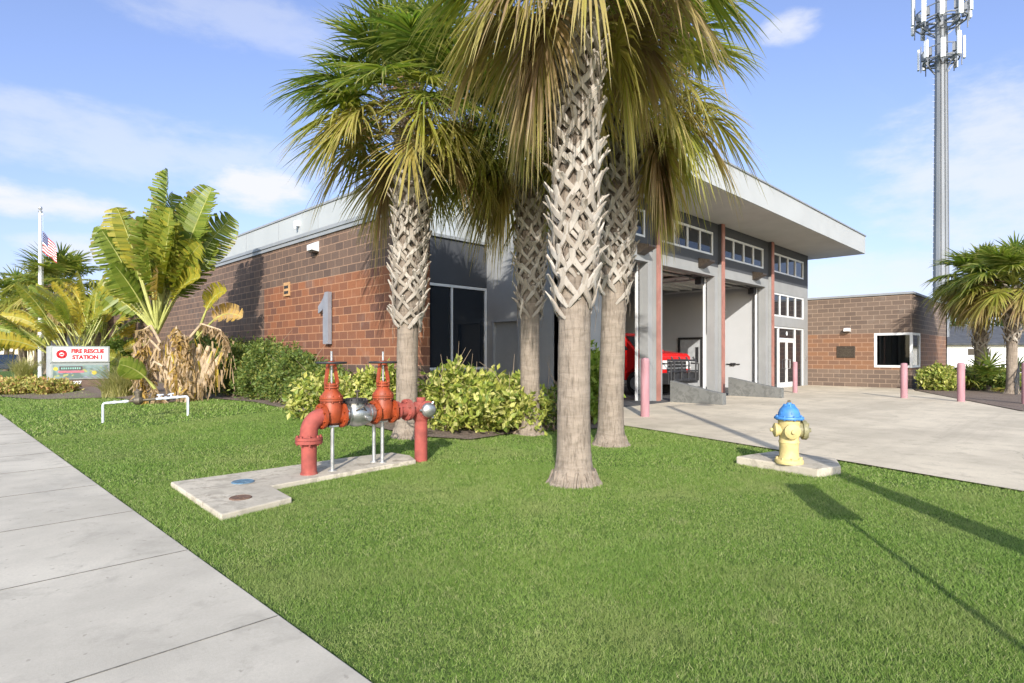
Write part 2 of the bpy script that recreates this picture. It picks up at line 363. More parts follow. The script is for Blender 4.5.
M['glass'] = glass('window_glass', (.012,.016,.022)); M['clear'] = clearglass('clear_glass')
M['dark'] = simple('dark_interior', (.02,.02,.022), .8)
M['curtain'] = simple('dark_curtain', (.10,.092,.085), .9, var=.25, scale=12, sc_=(1, 4, .2))
M['white_wall'] = simple('white_paint_wall', (.42,.43,.44), .7, var=.03, scale=1, bmp=.1, bscale=60)
M['ceil'] = simple('garage_ceiling', (.32,.31,.29), .8, var=.08, scale=2)
M['steel'] = simple('galvanised', (.46,.47,.48), .42, .75, var=.15, scale=14)
M['black'] = simple('black_paint', (.022,.022,.024), .5, var=.3, scale=10)
M['rubber'] = simple('rubber', (.02,.02,.02), .85)
M['bronze'] = simple('bronze', (.07,.055,.042), .45, .5, var=.3, scale=25)
M['cmu_left'] = cmu('block_wall', (1.2, 3.4, 5.6), 'L')
M['cmu_right'] = cmu('block_wing', (.8, 2.4, None), 'R')
M['pinkpaint'] = simple('faded_red_paint', (.345,.18,.20), .8, var=.12, scale=4, bmp=.15, bscale=60, dirt=((.42,.30,.31), .8), sc_=(2, 2, .6))
M['pipe_red'] = simple('red_pipe_paint', (.265,.055,.042), .78, var=.22, scale=7, bmp=.2, bscale=38, dirt=((.31,.125,.10), .8))
M['valve_red'] = simple('orange_red_valve', (.27,.046,.012), .5, var=.2, scale=9, bmp=.12, bscale=40, dirt=((.16,.045,.022), .6))
M['cast'] = simple('cast_stainless', (.42,.42,.41), .38, .85, var=.15, scale=10, bmp=.1, bscale=35)
M['hyd_y'] = simple('hydrant_yellow', (.50,.40,.17), .65, var=.16, scale=9, bmp=.15, bscale=40, dirt=((.42,.30,.13), .5))
M['hyd_b'] = simple('hydrant_blue', (.045,.18,.44), .5, var=.18, scale=12, bmp=.15, bscale=45, dirt=((.20,.34,.50), .6))
M['hyd_cap'] = simple('hydrant_cap', (.20,.185,.10), .6, var=.25, scale=18, dirt=((.5,.42,.2), .4))
M['pvc'] = simple('white_pipe', (.50,.54,.60), .5, var=.06, scale=8)
M['brass'] = simple('old_brass', (.10,.085,.06), .55, .4, var=.25, scale=25)
M['mulch'] = None
M['trunk'] = None

def trunk_mat(name, a, b, ringscale=9):
    m, t, p = newmat(name)
    tc = t.nodes.new('ShaderNodeTexCoord').outputs['Object']
    rg = noise(t, ringscale, 4, .6, tc, (.35, .35, 1.7), .6); fi = noise(t, 26, 5, .7, tc, (1, 1, .18)); bl = noise(t, 2.2, 5, .6, tc)
    c = mixc(t, ramp(t, rg, .36, .68, .15, .75), a, b)
    c = mixc(t, ramp(t, fi, .50, .68, 0, .65), c, tuple(x*.42 for x in a))
    f2 = noise(t, 60, 4, .7, tc, (1, 1, .07)); c = mixc(t, ramp(t, f2, .52, .66, 0, .55), c, tuple(x*.55 for x in a))
    c = mixc(t, ramp(t, bl, .55, .75, 0, .5), c, tuple(x*.7 for x in b))
    t.links.new(c, p.inputs['Base Color']); p.inputs['Roughness'].default_value = .92; p.inputs['Specular IOR Level'].default_value = .15
    bump(t, p, mth(t, 'ADD', mth(t, 'MULTIPLY', rg, .6), fi), .75, .022)
    return m
M['trunk'] = trunk_mat('palm_bark', (.20,.163,.128), (.305,.255,.205))
M['fibre'] = trunk_mat('palm_fibre', (.15,.12,.095), (.25,.21,.17), 5)
M['bark'] = trunk_mat('tree_bark', (.10,.075,.055), (.16,.125,.095), 3)
def boot_mat():
    m, t, p = newmat('palm_boot')
    tc = t.nodes.new('ShaderNodeTexCoord').outputs['Object']; g = t.nodes.new('ShaderNodeNewGeometry')
    c = mixc(t, g.outputs['Random Per Island'], (.25,.215,.175), (.42,.385,.34))
    c = mixc(t, ramp(t, noise(t, 18, 5, .7, tc, (1, 1, .3)), .5, .72, 0, .6), c, (.17,.13,.10))
    t.links.new(c, p.inputs['Base Color']); p.inputs['Roughness'].default_value = .9; p.inputs['Specular IOR Level'].default_value = .15
    bump(t, p, noise(t, 40, 4, .6, tc, (1, 1, .25)), .4, .01)
    return m
M['boot'] = boot_mat()
def mulch_mat():
    m, t, p = newmat('mulch')
    v = t.nodes.new('ShaderNodeTexVoronoi'); v.inputs['Scale'].default_value = 34; tc = t.nodes.new('ShaderNodeTexCoord').outputs['Object']; t.links.new(tc, v.inputs['Vector'])
    c = mixc(t, ramp(t, noise(t, 22, 6, .7, tc), .3, .7), (.09,.062,.046), (.23,.17,.13)); c = mixc(t, ramp(t, noise(t, 1.4, 4), .4, .7, 0, .4), c, (.21,.17,.13))
    t.links.new(c, p.inputs['Base Color']); p.inputs['Roughness'].default_value = .95; bump(t, p, v.outputs['Distance'], .9, .03)
    return m
M['mulch'] = mulch_mat()
def soil_mat():
    m, t, p = newmat('turf_soil'); tc = t.nodes.new('ShaderNodeTexCoord').outputs['Object']
    c = mixc(t, ramp(t, noise(t, 2.2, 6, .65, tc), .35, .65), (.085,.145,.03), (.13,.185,.05)); c = mixc(t, ramp(t, noise(t, 34, 5, .7, tc), .35, .7), c, (.040,.068,.018))
    c = mixc(t, ramp(t, noise(t, .8, 6, .6, tc), .58, .75, 0, .5), c, (.13,.12,.06))
    t.links.new(c, p.inputs['Base Color']); p.inputs['Roughness'].default_value = .95; p.inputs['Specular IOR Level'].default_value = .1
    bump(t, p, noise(t, 60, 4, .7, tc), .8, .03)
    return m
M['soil'] = soil_mat()
M['far_ground'] = simple('far_ground', (.075,.10,.035), .95, var=.3, scale=.3)
def grass_mat():
    m, t, p = newmat('grass_blades'); g = t.nodes.new('ShaderNodeNewGeometry')
    cr = t.nodes.new('ShaderNodeValToRGB'); el = cr.color_ramp.elements
    for i in range(3): el.new(.5)
    for i, (ps, c) in enumerate(((0, (.095,.172,.027)), (.42, (.165,.268,.043)), (.74, (.245,.345,.076)), (.92, (.34,.39,.14)), (1, (.50,.47,.24)))): el[i].position = ps; el[i].color = (*c, 1)
    t.links.new(g.outputs['Random Per Island'], cr.inputs[0])
    n1 = noise(t, .9, 5, .6, g.outputs['Position']); n2 = noise(t, 4.5, 5, .65, g.outputs['Position'])
    c = mixc(t, ramp(t, n1, .46, .68, 0, .60), cr.outputs[0], (.285,.325,.110))
    c = mixc(t, ramp(t, n2, .52, .72, 0, .45), c, (.095,.165,.030))
    n4 = noise(t, .32, 5, .65, g.outputs['Position'], None, .6); c = mixc(t, ramp(t, n4, .44, .64, 0, .40), c, (.15,.27,.045))
    n3 = noise(t, 2.6, 6, .72, g.outputs['Position']); c = mixc(t, ramp(t, n3, .58, .74, 0, .55), c, (.36,.34,.17))
    t.links.new(c, p.inputs['Base Color']); p.inputs['Roughness'].default_value = .55; p.inputs['Specular IOR Level'].default_value = .25
    tr = t.nodes.new('ShaderNodeBsdfTranslucent'); ms = t.nodes.new('ShaderNodeMixShader'); ms.inputs[0].default_value = .3
    t.links.new(c, tr.inputs[0]); t.links.new(p.outputs[0], ms.inputs[1]); t.links.new(tr.outputs[0], ms.inputs[2]); t.links.new(ms.outputs[0], t.nodes['Material Output'].inputs[0])
    return m
M['grass'] = grass_mat()
HUES = [(0, (.13,.18,.03)), (.35, (.30,.31,.05)), (.6, (.40,.33,.10)), (.82, (.34,.24,.13)), (1, (.22,.14,.08))]
M['frond'] = leafmat('palm_frond', [(.075,.135,.020), (.11,.180,.026), (.165,.225,.034), (.24,.27,.05)], tipc=((.44,.38,.17), .5, .7), hues=HUES, trans=.5)
M['seed'] = leafmat('palm_fruit', [(.14,.075,.04), (.22,.13,.075), (.27,.17,.10)], trans=0)
M['banana'] = leafmat('broad_leaf', [(.115,.170,.022), (.17,.225,.03), (.22,.265,.045)], tipc=((.34,.22,.075), .55, .9), hues=[(0, (.15,.2,.03)), (.35, (.40,.34,.04)), (.6, (.50,.32,.05)), (.8, (.40,.28,.14)), (1, (.36,.26,.16))], trans=.38, rough=.4)
M['stalk'] = simple('leaf_stalk', (.33,.34,.10), .5, var=.2, scale=5)
M['drystalk'] = simple('dry_stalk', (.38,.29,.19), .8, var=.25, scale=8)
M['shrub'] = leafmat('shrub_leaf', [(.06,.105,.022), (.10,.155,.03), (.15,.20,.04), (.28,.28,.065)], trans=.28, patch=((.06,.10,.022), 3.0, .45))
M['croton'] = leafmat('variegated_leaf', [(.11,.17,.028), (.25,.31,.05), (.45,.46,.095), (.62,.58,.24)], trans=.32, patch=((.11,.15,.03), 5.0, .5))
M['croton_red'] = leafmat('reddish_variegated_leaf', [(.15,.18,.04), (.34,.33,.07), (.48,.43,.15), (.42,.20,.10)], trans=.3)
M['oak'] = leafmat('oak_leaf', [(.028,.055,.013), (.045,.080,.018), (.07,.105,.025)], trans=.2)
M['lightgreen'] = leafmat('bright_leaf', [(.13,.21,.03), (.19,.27,.04), (.25,.31,.06)], trans=.35)
M['fountain'] = leafmat('fountain_grass', [(.26,.27,.08), (.38,.36,.14), (.50,.45,.22)], trans=.45)
M['twig'] = simple('twig', (.26,.20,.14), .9, var=.2, scale=10)

# ------------------------------------------------------------------ ground sheets
def surf(name, poly, mat, zoff, step=.6, lift=True, flat=None):
    xs = [p[0] for p in poly]; ys = [p[1] for p in poly]
    pts = [Vector((p[0], p[1])) for p in poly]; n = len(pts); edges = [(i, (i+1) % n) for i in range(n)]
    gx = np.arange(min(xs)+step/2, max(xs), step); gy = np.arange(min(ys)+step/2, max(ys), step)
    for x in gx:
        for y in gy: pts.append(Vector((x, y)))
    vo, eo, fo, *_ = delaunay_2d_cdt(pts, edges, [], 1, 1e-4)
    b = MB()
    b.v = [(p.x, p.y, (float(ground(p.x, p.y)) if lift else 0)+zoff) for p in vo]
    for f in fo: b.face(f)
    return b.build(name, mat, smooth=True)
b = MB(); b.poly(((-900,-900,-.12), (1200,-900,-.12), (1200,1200,-.12), (-900,1200,-.12))); tag(b.build('ground', M['far_ground']), kind='structure')
SW0, SW1 = -.55, 1.35
EDGE = [(7.2,-4), (7.55,-1.4), (7.93,.48), (8.45,2.0), (8.98,3.6), (9.5,5.3), (9.9,6.8), (10.6,8.2), (11.1,9.55)]
DRIVE = EDGE+[(29.6,9.55), (29.6,5.4), (27.9,5.0), (24.6,3.55), (19.3,1.25), (19.3,-4)]
LAWN = [(SW1,-6), (7.0,-6)]+EDGE+[(11.5,9.9), (11.5,12.4), (7.5,12.4), (7.5,60), (SW1,60)]
tag(surf('lawn', LAWN, M['soil'], 0.0, .7), kind='structure')
tag(surf('driveway', DRIVE, M['drive'], .022, 1.5, lift=False), kind='structure')
# sidewalk with tooled joints
b = MB(); b.box((SW0, -9, -.1), (SW1, 62, .016)); tag(b.build('sidewalk', M['sidewalk'], bevel=.006), kind='structure')
b = MB(); y = 3.08-1.503*7
while y < 60: b.box((SW0+.01, y-.004, .01), (SW1-.012, y+.005, .0185)); y += 1.503
tag(b.build('sidewalk_joints', simple('joint_dirt', (.13,.12,.10), .95, var=.3, scale=30)), kind='structure')
BED1 = [(at(150,402).x-.3, 25.0)]+[tuple(at(u, v)[:2]) for u, v in ((118,399),(160,404),(210,399),(255,403),(300,413),(335,420),(392,432),(425,438),(470,441),(530,432),(590,430),(622,428))]+[(10.3,8.2),(11.2,9.6),(11.49,9.9),(11.49,12.39),(7.5,12.39),(7.24,9.9),(7.24,40),(5.2,40)]
tag(surf('mulch_bed', BED1, M['mulch'], .03, .6), kind='structure')
tag(surf('sign_bed', [tuple(at(u, v)[:2]) for u, v in ((0,397),(40,400),(118,398))]+[(6.4,26.5),(6.6,33),(2.2,33)], M['mulch'], .025, .7), kind='structure')
BED2 = [(27.95,4.95),(24.6,3.5),(19.35,1.2),(19.35,-4),(60,-4),(60,5.38),(29.6,5.38)]
tag(surf('planting_strip', BED2, M['mulch'], .03, 1.5, lift=False), kind='structure')
tag(surf('street', [(-9,-60),(-2.2,-60),(-2.2,120),(-9,120)], simple('asphalt', (.05,.05,.052), .9, bmp=.3, bscale=90), .0, 8, lift=False), kind='structure')

def inside(poly, x, y):
    res = np.zeros(len(x), bool); n = len(poly)
    for i in range(n):
        x0, y0 = poly[i][:2]; x1, y1 = poly[(i+1) % n][:2]
        if y0 == y1: continue
        c = ((y0 > y) != (y1 > y)) & (x < (x1-x0)*(y-y0)/(y1-y0)+x0); res ^= c
    return res

# concrete pad outline under the backflow device
PAD = [tuple(at(u, v)[:2]) for u, v in ((170.6,487),(221,521),(292,503),(271,491),(345,477),(416,464),(410,459),(392,455.5),(345,461),(275,472))]
PADZ = float(ground(3.2, 6.3))+.055
HP = [tuple(at(u, v)[:2]) for u, v in ((736,464),(818,478),(841,474),(836,466),(775,458))]
rng = np.random.default_rng(7)
pcx = sum(p[0] for p in PAD)/len(PAD)
def scatter_grass():
    X = []; Y = []; Wd = []; Hh = []
    for (r0, r1, dens, wd, hh) in ((2.0,4.2,30000,.0030,.021), (4.2,7.5,14500,.0041,.022), (7.5,13,4300,.0072,.027), (13,24,600,.018,.042), (24,42,110,.036,.05)):
        n = int((2*r1)**2*dens/3.2); x = rng.uniform(-1, r1, n); y = rng.uniform(-1, r1, n)
        keep = int(n*((r1+1)**2)/(4*r1*r1)*3.2/1.0) if False else n
        d = np.hypot(x, y); xj = x+rng.normal(0, .05, n); yj = y+rng.normal(0, .05, n); k = (d >= r0) & (d < r1) & (x+rng.normal(0, .02, n) > SW1+.005)
        dd = x*FX+y*FY; ll = x*FY-y*FX
        k &= (dd > .8) & (np.abs(ll) < .874*dd+1.2)
        k &= inside(LAWN, xj, yj) & ~inside(BED1, xj, yj) & ~inside(PAD, (x-pcx)*1.02+pcx, y) & ~inside(HP, x, y)
        x = x[k]; y = y[k]; X.append(x); Y.append(y); Wd.append(np.full(len(x), wd)); Hh.append(np.full(len(x), hh))
    x = np.concatenate(X); y = np.concatenate(Y); wd = np.concatenate(Wd); hh = np.concatenate(Hh); n = len(x)
    hh = hh*rng.uniform(.5, 1.15, n)*(1+.25*np.sin(x*1.7+np.sin(y*2.1))*np.cos(y*1.3)); wd = wd*rng.uniform(.7, 1.3, n)
    az = rng.uniform(0, 2*np.pi, n); lean = rng.uniform(.2, 1.5, n)*hh; la = rng.uniform(0, 2*np.pi, n)
    z = ground(x, y)
    V = np.zeros((n, 3, 3))
    V[:, 0] = np.stack([x-np.cos(az)*wd/2, y-np.sin(az)*wd/2, z], 1); V[:, 1] = np.stack([x+np.cos(az)*wd/2, y+np.sin(az)*wd/2, z], 1)
    V[:, 2] = np.stack([x+np.cos(la)*lean, y+np.sin(la)*lean, z+hh], 1)
    me = bpy.data.meshes.new('grass'); me.vertices.add(n*3); me.vertices.foreach_set('co', V.ravel())
    me.loops.add(n*3); me.loops.foreach_set('vertex_index', np.arange(n*3, dtype=np.int32)); me.polygons.add(n); me.polygons.foreach_set('loop_start', np.arange(0, n*3, 3, dtype=np.int32))
    me.update(calc_edges=True); me.materials.append(M['grass'])
    o = bpy.data.objects.new('grass', me); C.objects.link(o)
    tag(o, 'short mown green grass covering the lawn', 'grass', kind='stuff'); print('blades', n)
scatter_grass()

# ------------------------------------------------------------------ the fire station
WY, WX = 9.55, 29.6            # front wall, right wing face
BX, BY0, GY, SX = 7.25, 9.9, 12.4, 11.5   # brick front, its end, recessed glazing, stucco side wall
ZT, ZS, ZR = 4.58, 6.15, 7.0
st = thing('fire_station', 'grey and brown fire station with deep flat roof and open vehicle bays', 'building', (12, 12, 0))
def part(name, mb, mat, parent=st, **k):
    k.setdefault('world', True); return mb.build(name, mat, parent, **k)
def sub(name, mb, mat, parent): return mb.build(name, mat, parent, loc=None) 
# brick front
b = MB(); b.box((BX, BY0, -.1), (BX+.3, 44, ZT)); part('block_wall', b, M['cmu_left']).location = (0,0,0)
bl = st.children[-1]
b = MB(); b.box((BX-.07, BY0-.05, ZT), (BX+.36, 44, ZT+.09)); b.box((BX-.04, BY0-.03, ZT-.10), (BX-.002, 44, ZT-.002)); part('roof_coping', b, M['trim'])
# pale upper storey with seams
b = MB(); b.box((10.4, GY+.02, 4.57), (28.0, 44, ZR-.06)); part('upper_wall', b, M['pale'])
b = MB(); b.box((10.36, GY+.02, ZR-.06), (28.0, 44.1, ZR+.02)); part('parapet_cap', b, M['trim'])
for k in range(9): y = 13.6+k*3.4; b = MB(); b.box((10.392, y, 4.7), (10.402, y+.018, ZR-.08)); part('panel_seam', b, M['trim'])
b = MB(); b.box((10.22, 21.9, 6.45), (10.4, 22.05, 6.66)); b.cyl((10.25, 21.98, 6.45), (10.25, 21.98, 6.35), .05, 10); part('roof_floodlight', b, M['frame'])
# recessed entrance glazing
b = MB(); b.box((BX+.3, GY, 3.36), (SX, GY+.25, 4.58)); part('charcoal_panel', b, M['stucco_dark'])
b = MB(); b.box((BX+.3, GY-.06, 4.58), (SX, GY+.3, 4.66)); part('panel_cap', b, M['trim'])
b = MB(); b.box((BX+.3, GY+.3, 4.3), (10.398, GY+1.4, 4.565)); part('low_roof', b, M['trim'])
b = MB(); b.box((BX+.3, GY, -.1), (SX, GY+.25, 1.0)); part('sill_wall', b, M['stucco_dark'])
def window(name, o, ux, W, z0, z1, nx, fr, dep, mat_f, mat_g, zsplit=(), back=None, inset=.05):
    # a framed window: o = lower corner on wall plane, ux = along, dep = vector into the wall
    o = Vector(o); ux = Vector(ux); dep = Vector(dep).normalized(); uz = Vector((0,0,1)); f = MB()
    o0 = o+dep*inset
    def fbar(x0, x1, za, zb, d=.09):
        a = o0+ux*x0; c = o0+ux*x1+dep*d
        f.box((min(a.x, c.x), min(a.y, c.y), za), (max(a.x, c.x), max(a.y, c.y), zb))
    fbar(0, fr, z0, z1); fbar(W-fr, W, z0, z1); fbar(fr, W-fr, z0, z0+fr); fbar(fr, W-fr, z1-fr, z1)
    for zz in zsplit: fbar(fr, W-fr, zz-fr/2, zz+fr/2, .088)
    cuts = [fr]+list(zsplit)
    for i in range(1, nx):
        x = fr+(W-2*fr)*i/nx; fbar(x-fr*.42, x+fr*.42, z0+fr, z1-fr, .086)
    fo = part(name, f, mat_f); g = MB(); a = o0+dep*.045+ux*fr; c = o0+dep*.045+ux*(W-fr)
    g.poly(((a.x, a.y, z0+fr), (c.x, c.y, z0+fr), (c.x, c.y, z1-fr), (a.x, a.y, z1-fr)))
    p = g.build('pane', mat_g, fo); p.matrix_parent_inverse = Matrix.Identity(4)
    p.data.transform(Matrix.Translation(-st.location))
    return fo
window('window', (8.9, GY, 0), (1,0,0), 2.58, 1.02, 3.34, 2, .07, (0,1,0), M['frame'], M['glass'], inset=-.03)
window('window', (BX+.32, GY, 0), (1,0,0), 1.33, 1.02, 3.34, 1, .07, (0,1,0), M['frame'], M['glass'], inset=-.03)
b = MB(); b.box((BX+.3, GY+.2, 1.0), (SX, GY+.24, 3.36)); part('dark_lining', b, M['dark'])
# stucco side wall with a service door
b = MB(); b.wall((SX, GY, -.1), (0,-1,0), GY-WY, ZS+.1, (.3,0,0), [(.24, 1.3, .1, 2.52)]); part('stucco_side_wall', b, M['stucco'])
b = MB(); b.box((SX+.08, 11.13, 0), (SX+.14, 12.13, 2.38)); sd_ = part('service_door', b, simple('door_grey', (.235,.25,.26), .5, var=.04))
b = MB()
for (y0, y1, z0, z1) in ((11.10,11.16,0,2.42), (12.10,12.16,0,2.42), (11.16,12.10,2.36,2.42)): b.box((SX-.02, y0, z0), (SX+.07, y1, z1))
part('door_frame', b, M['trim'])
b = MB(); b.cyl((SX+.08, 11.25, 1.0), (SX+.02, 11.25, 1.0), .025, 10); b.cyl((SX+.03, 11.25, 1.0), (SX+.03, 11.37, 1.0), .011, 8); h = b.build('door_handle', M['steel'], sd_); h.data.transform(Matrix.Translation(-st.location))
# front wall with three vehicle bays, clerestory windows and the entrance
BAYS = [(13.2, 15.52), (16.35, 19.95), (20.75, 24.55)]; FINS = [15.78, 20.2, 24.82]
CL = [(13.2, 15.4), (16.2, 19.87), (20.6, 24.38), (25.2, 29.1)]
holes = [(a-SX, c-SX, -.0, 4.35) for a, c in BAYS]+[(a-SX, c-SX, 5.07, 5.9) for a, c in CL]+[(25.2-SX, 29.1-SX, 3.2, 4.2), (25.2-SX, 29.1-SX, 0, 2.78)]
low = [h for h in holes if h[2] < 4]; upp = [(h[0], h[1], h[2]-4.68, h[3]-4.68) for h in holes if h[2] > 4.5]
b = MB(); b.wall((SX, WY, -.1), (1,0,0), WX-SX, 4.68, (0,.3,0), low); part('stucco_front_wall', b, M['stucco'])
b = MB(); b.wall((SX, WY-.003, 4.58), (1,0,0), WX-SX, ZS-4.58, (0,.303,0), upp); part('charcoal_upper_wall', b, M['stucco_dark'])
for a, c in CL: window('clerestory_window', (a+.003, WY, 0), (1,0,0), c-a-.006, 4.972, 5.798, 4, .07, (0,1,0), M['frame'], M['glass'], inset=.02)
window('lobby_window', (25.203, WY, 0), (1,0,0), 3.894, 3.102, 4.098, 4, .07, (0,1,0), M['frame'], M['glass'], inset=.02)
for x in FINS:
    b = MB(); b.box((x+.01, 9.42, 0), (x+.20, WY-.005, 4.68)); part('pier', b, M['stucco'])
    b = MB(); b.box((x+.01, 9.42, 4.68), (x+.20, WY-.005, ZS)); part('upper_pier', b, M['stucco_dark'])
    b = MB(); b.box((x, 9.38, 0), (x+.21, 9.418, ZS-.002)); part('red_column', b, M['red_col'])
b = MB(); b.box((SX-.02, 9.4, 0), (SX+.24, WY-.005, ZS)); part('pier', b, M['stucco'])
# entrance: double doors, transom and sidelights
f = MB(); 
for x0, x1, z0, z1 in ((25.21,25.28,0,2.67),(29.02,29.09,0,2.67),(25.28,29.02,2.6,2.67),(26.02,26.1,0,2.6),(28.02,28.1,0,2.6),(26.1,28.02,2.12,2.19)): f.box((x0, WY+.03, z0), (x1, WY+.13, z1))
ef = part('entrance_frame', f, M['frame'])
def subm(name, mb, mat, parent): o = mb.build(name, mat, parent); o.data.transform(Matrix.Translation(-st.location)); return o
g = MB()
for x0, x1, z0, z1 in ((25.28,26.02,0,2.6),(28.1,29.02,0,2.6),(26.1,28.02,2.19,2.6)): g.poly(((x0, WY+.08, z0), (x1, WY+.08, z0), (x1, WY+.08, z1), (x0, WY+.08, z1)))
subm('pane', g, M['glass'], ef)
for x0 in (26.11, 27.065):
    x1 = x0+.945; f = MB()
    for a, c, z0, z1 in ((x0,x0+.1,.02,2.11),(x1-.1,x1,.02,2.11),(x0+.1,x1-.1,.02,.24),(x0+.1,x1-.1,2.0,2.11)): f.box((a, WY+.05, z0), (c, WY+.10, z1))
    d = part('glass_door', f, M['frame'])
    g = MB(); g.poly(((x0+.1, WY+.075, .24), (x1-.1, WY+.075, .24), (x1-.1, WY+.075, 2.0), (x0+.1, WY+.075, 2.0))); subm('pane', g, M['glass'], d)
    hx = x1-.15 if x0 < 27 else x0+.15
    g = MB(); g.tube([(hx, WY+.05, .85), (hx, WY-.03, .85), (hx, WY-.03, 1.25), (hx, WY+.05, 1.25)], .014, 8); subm('handle', g, M['steel'], d)
g = MB(); g.lathe((27.1, WY+.07, 2.40), [(.10,0),(.10,.006)], 24, (0,-1,0)); subm('door_emblem', g, M['frame'], ef)
b = MB(); b.box((24.96, WY+1.6, 0), (WX, WY+1.7, 5.9)); part('lobby_wall', b, simple('lobby_wood', (.16,.09,.055), .6, var=.2, scale=2))
# roof slab
b = MB(); b.box((10.4, 7.46, ZS), (30.9, GY+.018, ZR-.05)); b.box((28.002, GY+.018, ZS), (30.9, 44, ZR-.05)); part('roof_slab', b, M['fascia'])
b = MB(); b.box((10.36, 7.42, ZR-.05), (30.94, GY+.015, ZR)); part('roof_edge_flashing', b, M['trim'])
b = MB(); b.box((10.42, 7.50, ZS-.012), (30.86, WY, ZS-.003)); part('soffit', b, M['soffit'])
# vehicle hall inside
b = MB(); b.box((24.75, WY+.3, 0), (24.95, 24, 5.9)); b.box((11.8, WY+2.9, 0), (11.85, 24, 5.9)); b.wall((11.8, 24, 0), (1,0,0), 13.1, 5.9, (0,.2,0), []); part('hall_wall', b, M['white_wall'])
b = MB(); b.box((11.8, WY+.3, 5.75), (24.75, 24, 5.9)); part('hall_ceiling', b, M['ceil'])
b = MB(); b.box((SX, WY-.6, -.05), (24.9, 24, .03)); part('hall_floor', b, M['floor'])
b = MB()
for k in range(9): b.box((11.85, 10.6+k*1.4, 5.35), (24.74, 10.7+k*1.4, 5.74))
for k in range(5): b.box((12.6+k*2.6, 9.9, 5.2), (12.7+k*2.6, 24, 5.34))
part('ceiling_joists', b, M['ceil'])
b = MB(); b.box((24.71, 12.5, .03), (24.748, 13.5, 2.15)); b2 = part('hall_door', b, simple('hall_door', (.33,.34,.35), .5))
b = MB(); 
for y0, y1, z0, z1 in ((12.4,12.5,.03,2.25),(13.5,13.6,.03,2.25),(12.5,13.5,2.15,2.25)): b.box((24.68, y0, z0), (24.749, y1, z1))
b.box((24.70,12.6,1.1),(24.709,12.75,1.8)); part('hall_door_frame', b, M['black'])
b = MB(); b.box((24.65, 10.9, 1.0), (24.748, 11.1, 1.1)); b.cyl((24.70, 10.7, 1.05), (24.70, 11.3, 1.05), .02, 8); part('wall_bracket', b, M['black'])
b = MB(); b.box((24.55, 11.3, 3.3), (24.748, 12.0, 3.34)); part('wall_shelf', b, M['frame_grey'])
for a, c in BAYS:
    # raised sectional door, its tracks and the black motor box
    b = MB()
    for k in range(6): b.box((a+.05, 10.3+k*.62, 4.42), (c-.05, 10.3+k*.62+.60, 4.47)); b.box((a+.05, 10.3+k*.62+.02, 4.35), (c-.05, 10.3+k*.62+.07, 4.42))
    od = part('overhead_door', b, simple('overhead_door', (.55,.54,.50), .6, var=.05))
    for x in (a-.02, c-.06):
        b = MB(); b.box((x, 9.90, .02), (x+.07, 9.97, 4.25)); b.box((x, 9.97, 4.28), (x+.07, 14.2, 4.34)); part('door_track', b, M['frame'])
    b = MB(); b.box((c-.32, 9.9, 3.98), (c-.08, 10.15, 4.24)); b.cyl((a, 10.1, 4.2), (c-.3, 10.1, 4.2), .035, 10); part('door_operator', b, M['black'])
    # step light over the bay
    x = (a+c)/2+.75; b = MB(); b.prism([(x-.2, WY-.01, 4.42), (x-.2, WY-.01, 4.75), (x-.2, WY-.42, 4.66), (x-.2, WY-.42, 4.60)], (.4,0,0)); 
    part('bay_light', b, M['bronze'])
# right wing
b = MB(); 
b.wall((WX, 9.549, -.1), (0,-1,0), 9.549-5.4, 4.15, (.3,0,0), [(9.549-6.8, 4.149, 1.0, 2.5)])
b.wall((WX+.3, 5.4, -.1), (1,0,0), 8.2, 4.15, (0,.3,0), [(0, 1.3, 1.0, 2.5)])
b.box((37.8, 5.4, -.1), (38.1, 14, 4.05)); part('block_wing', b, M['cmu_right'])
b = MB(); b.box((WX-.06, 5.34, 4.05), (38.16, 14, 4.14)); part('wing_coping', b, M['trim'])
b = MB()
for x0, y0, z0, x1, y1, z1 in ((WX-.02,6.70,.9,WX+.08,6.8,2.4),(WX-.02,5.48,.9,WX+.08,6.7,1.0),(WX-.02,5.48,2.3,WX+.08,6.7,2.4),(WX-.02,5.38,.9,WX+.08,5.48,2.4),
    (WX+.08,5.38,.9,WX+1.6,5.48,1.0),(WX+.08,5.38,2.3,WX+1.6,5.48,2.4),(WX+1.5,5.38,1.0,WX+1.6,5.48,2.3)): b.box((x0,y0,z0),(x1,y1,z1))
cw = part('corner_window', b, M['frame'])
g = MB(); g.poly(((WX+.03,6.7,1.0),(WX+.03,5.48,1.0),(WX+.03,5.48,2.3),(WX+.03,6.7,2.3))); g.poly(((WX+.08,5.43,1.0),(WX+1.5,5.43,1.0),(WX+1.5,5.43,2.3),(WX+.08,5.43,2.3))); subm('pane', g, M['clear'], cw)
b = MB(); n = 60
for (ya, yb) in ((6.66, 6.2), (5.95, 5.5)):
    pr = []
    for i in range(n+1):
        y = ya+(yb-ya)*i/n; x = WX+.22+.035*math.sin(i*1.3)+.02*math.sin(i*.5); pr.append((x, y))
    for (x0, y0), (x1, y1) in zip(pr, pr[1:]): b.poly(((x0,y0,.98),(x1,y1,.98),(x1,y1,2.34),(x0,y0,2.34)))
subm('curtain', b, M['curtain'], cw)
b = MB(); b.box((WX+2.2, 5.75, .2), (WX+2.25, 9, 3)); b.box((WX+.3, 8.0, .2), (WX+2.2, 8.05, 3)); b.box((WX+.3,5.7,.9),(WX+2.2,8,.93)); subm('room_lining', b, M['dark'], cw)
b = MB(); b.box((WX-.03, 7.55, 1.32), (WX-.002, 8.3, 1.85)); pq = part('wall_plaque', b, M['bronze'], bevel=.01)
g = MB()
for k in range(5): g.box((WX-.036, 7.68+.02*(k % 2), 1.40+k*.07), (WX-.031, 8.17-.02*(k % 3), 1.418+k*.07))
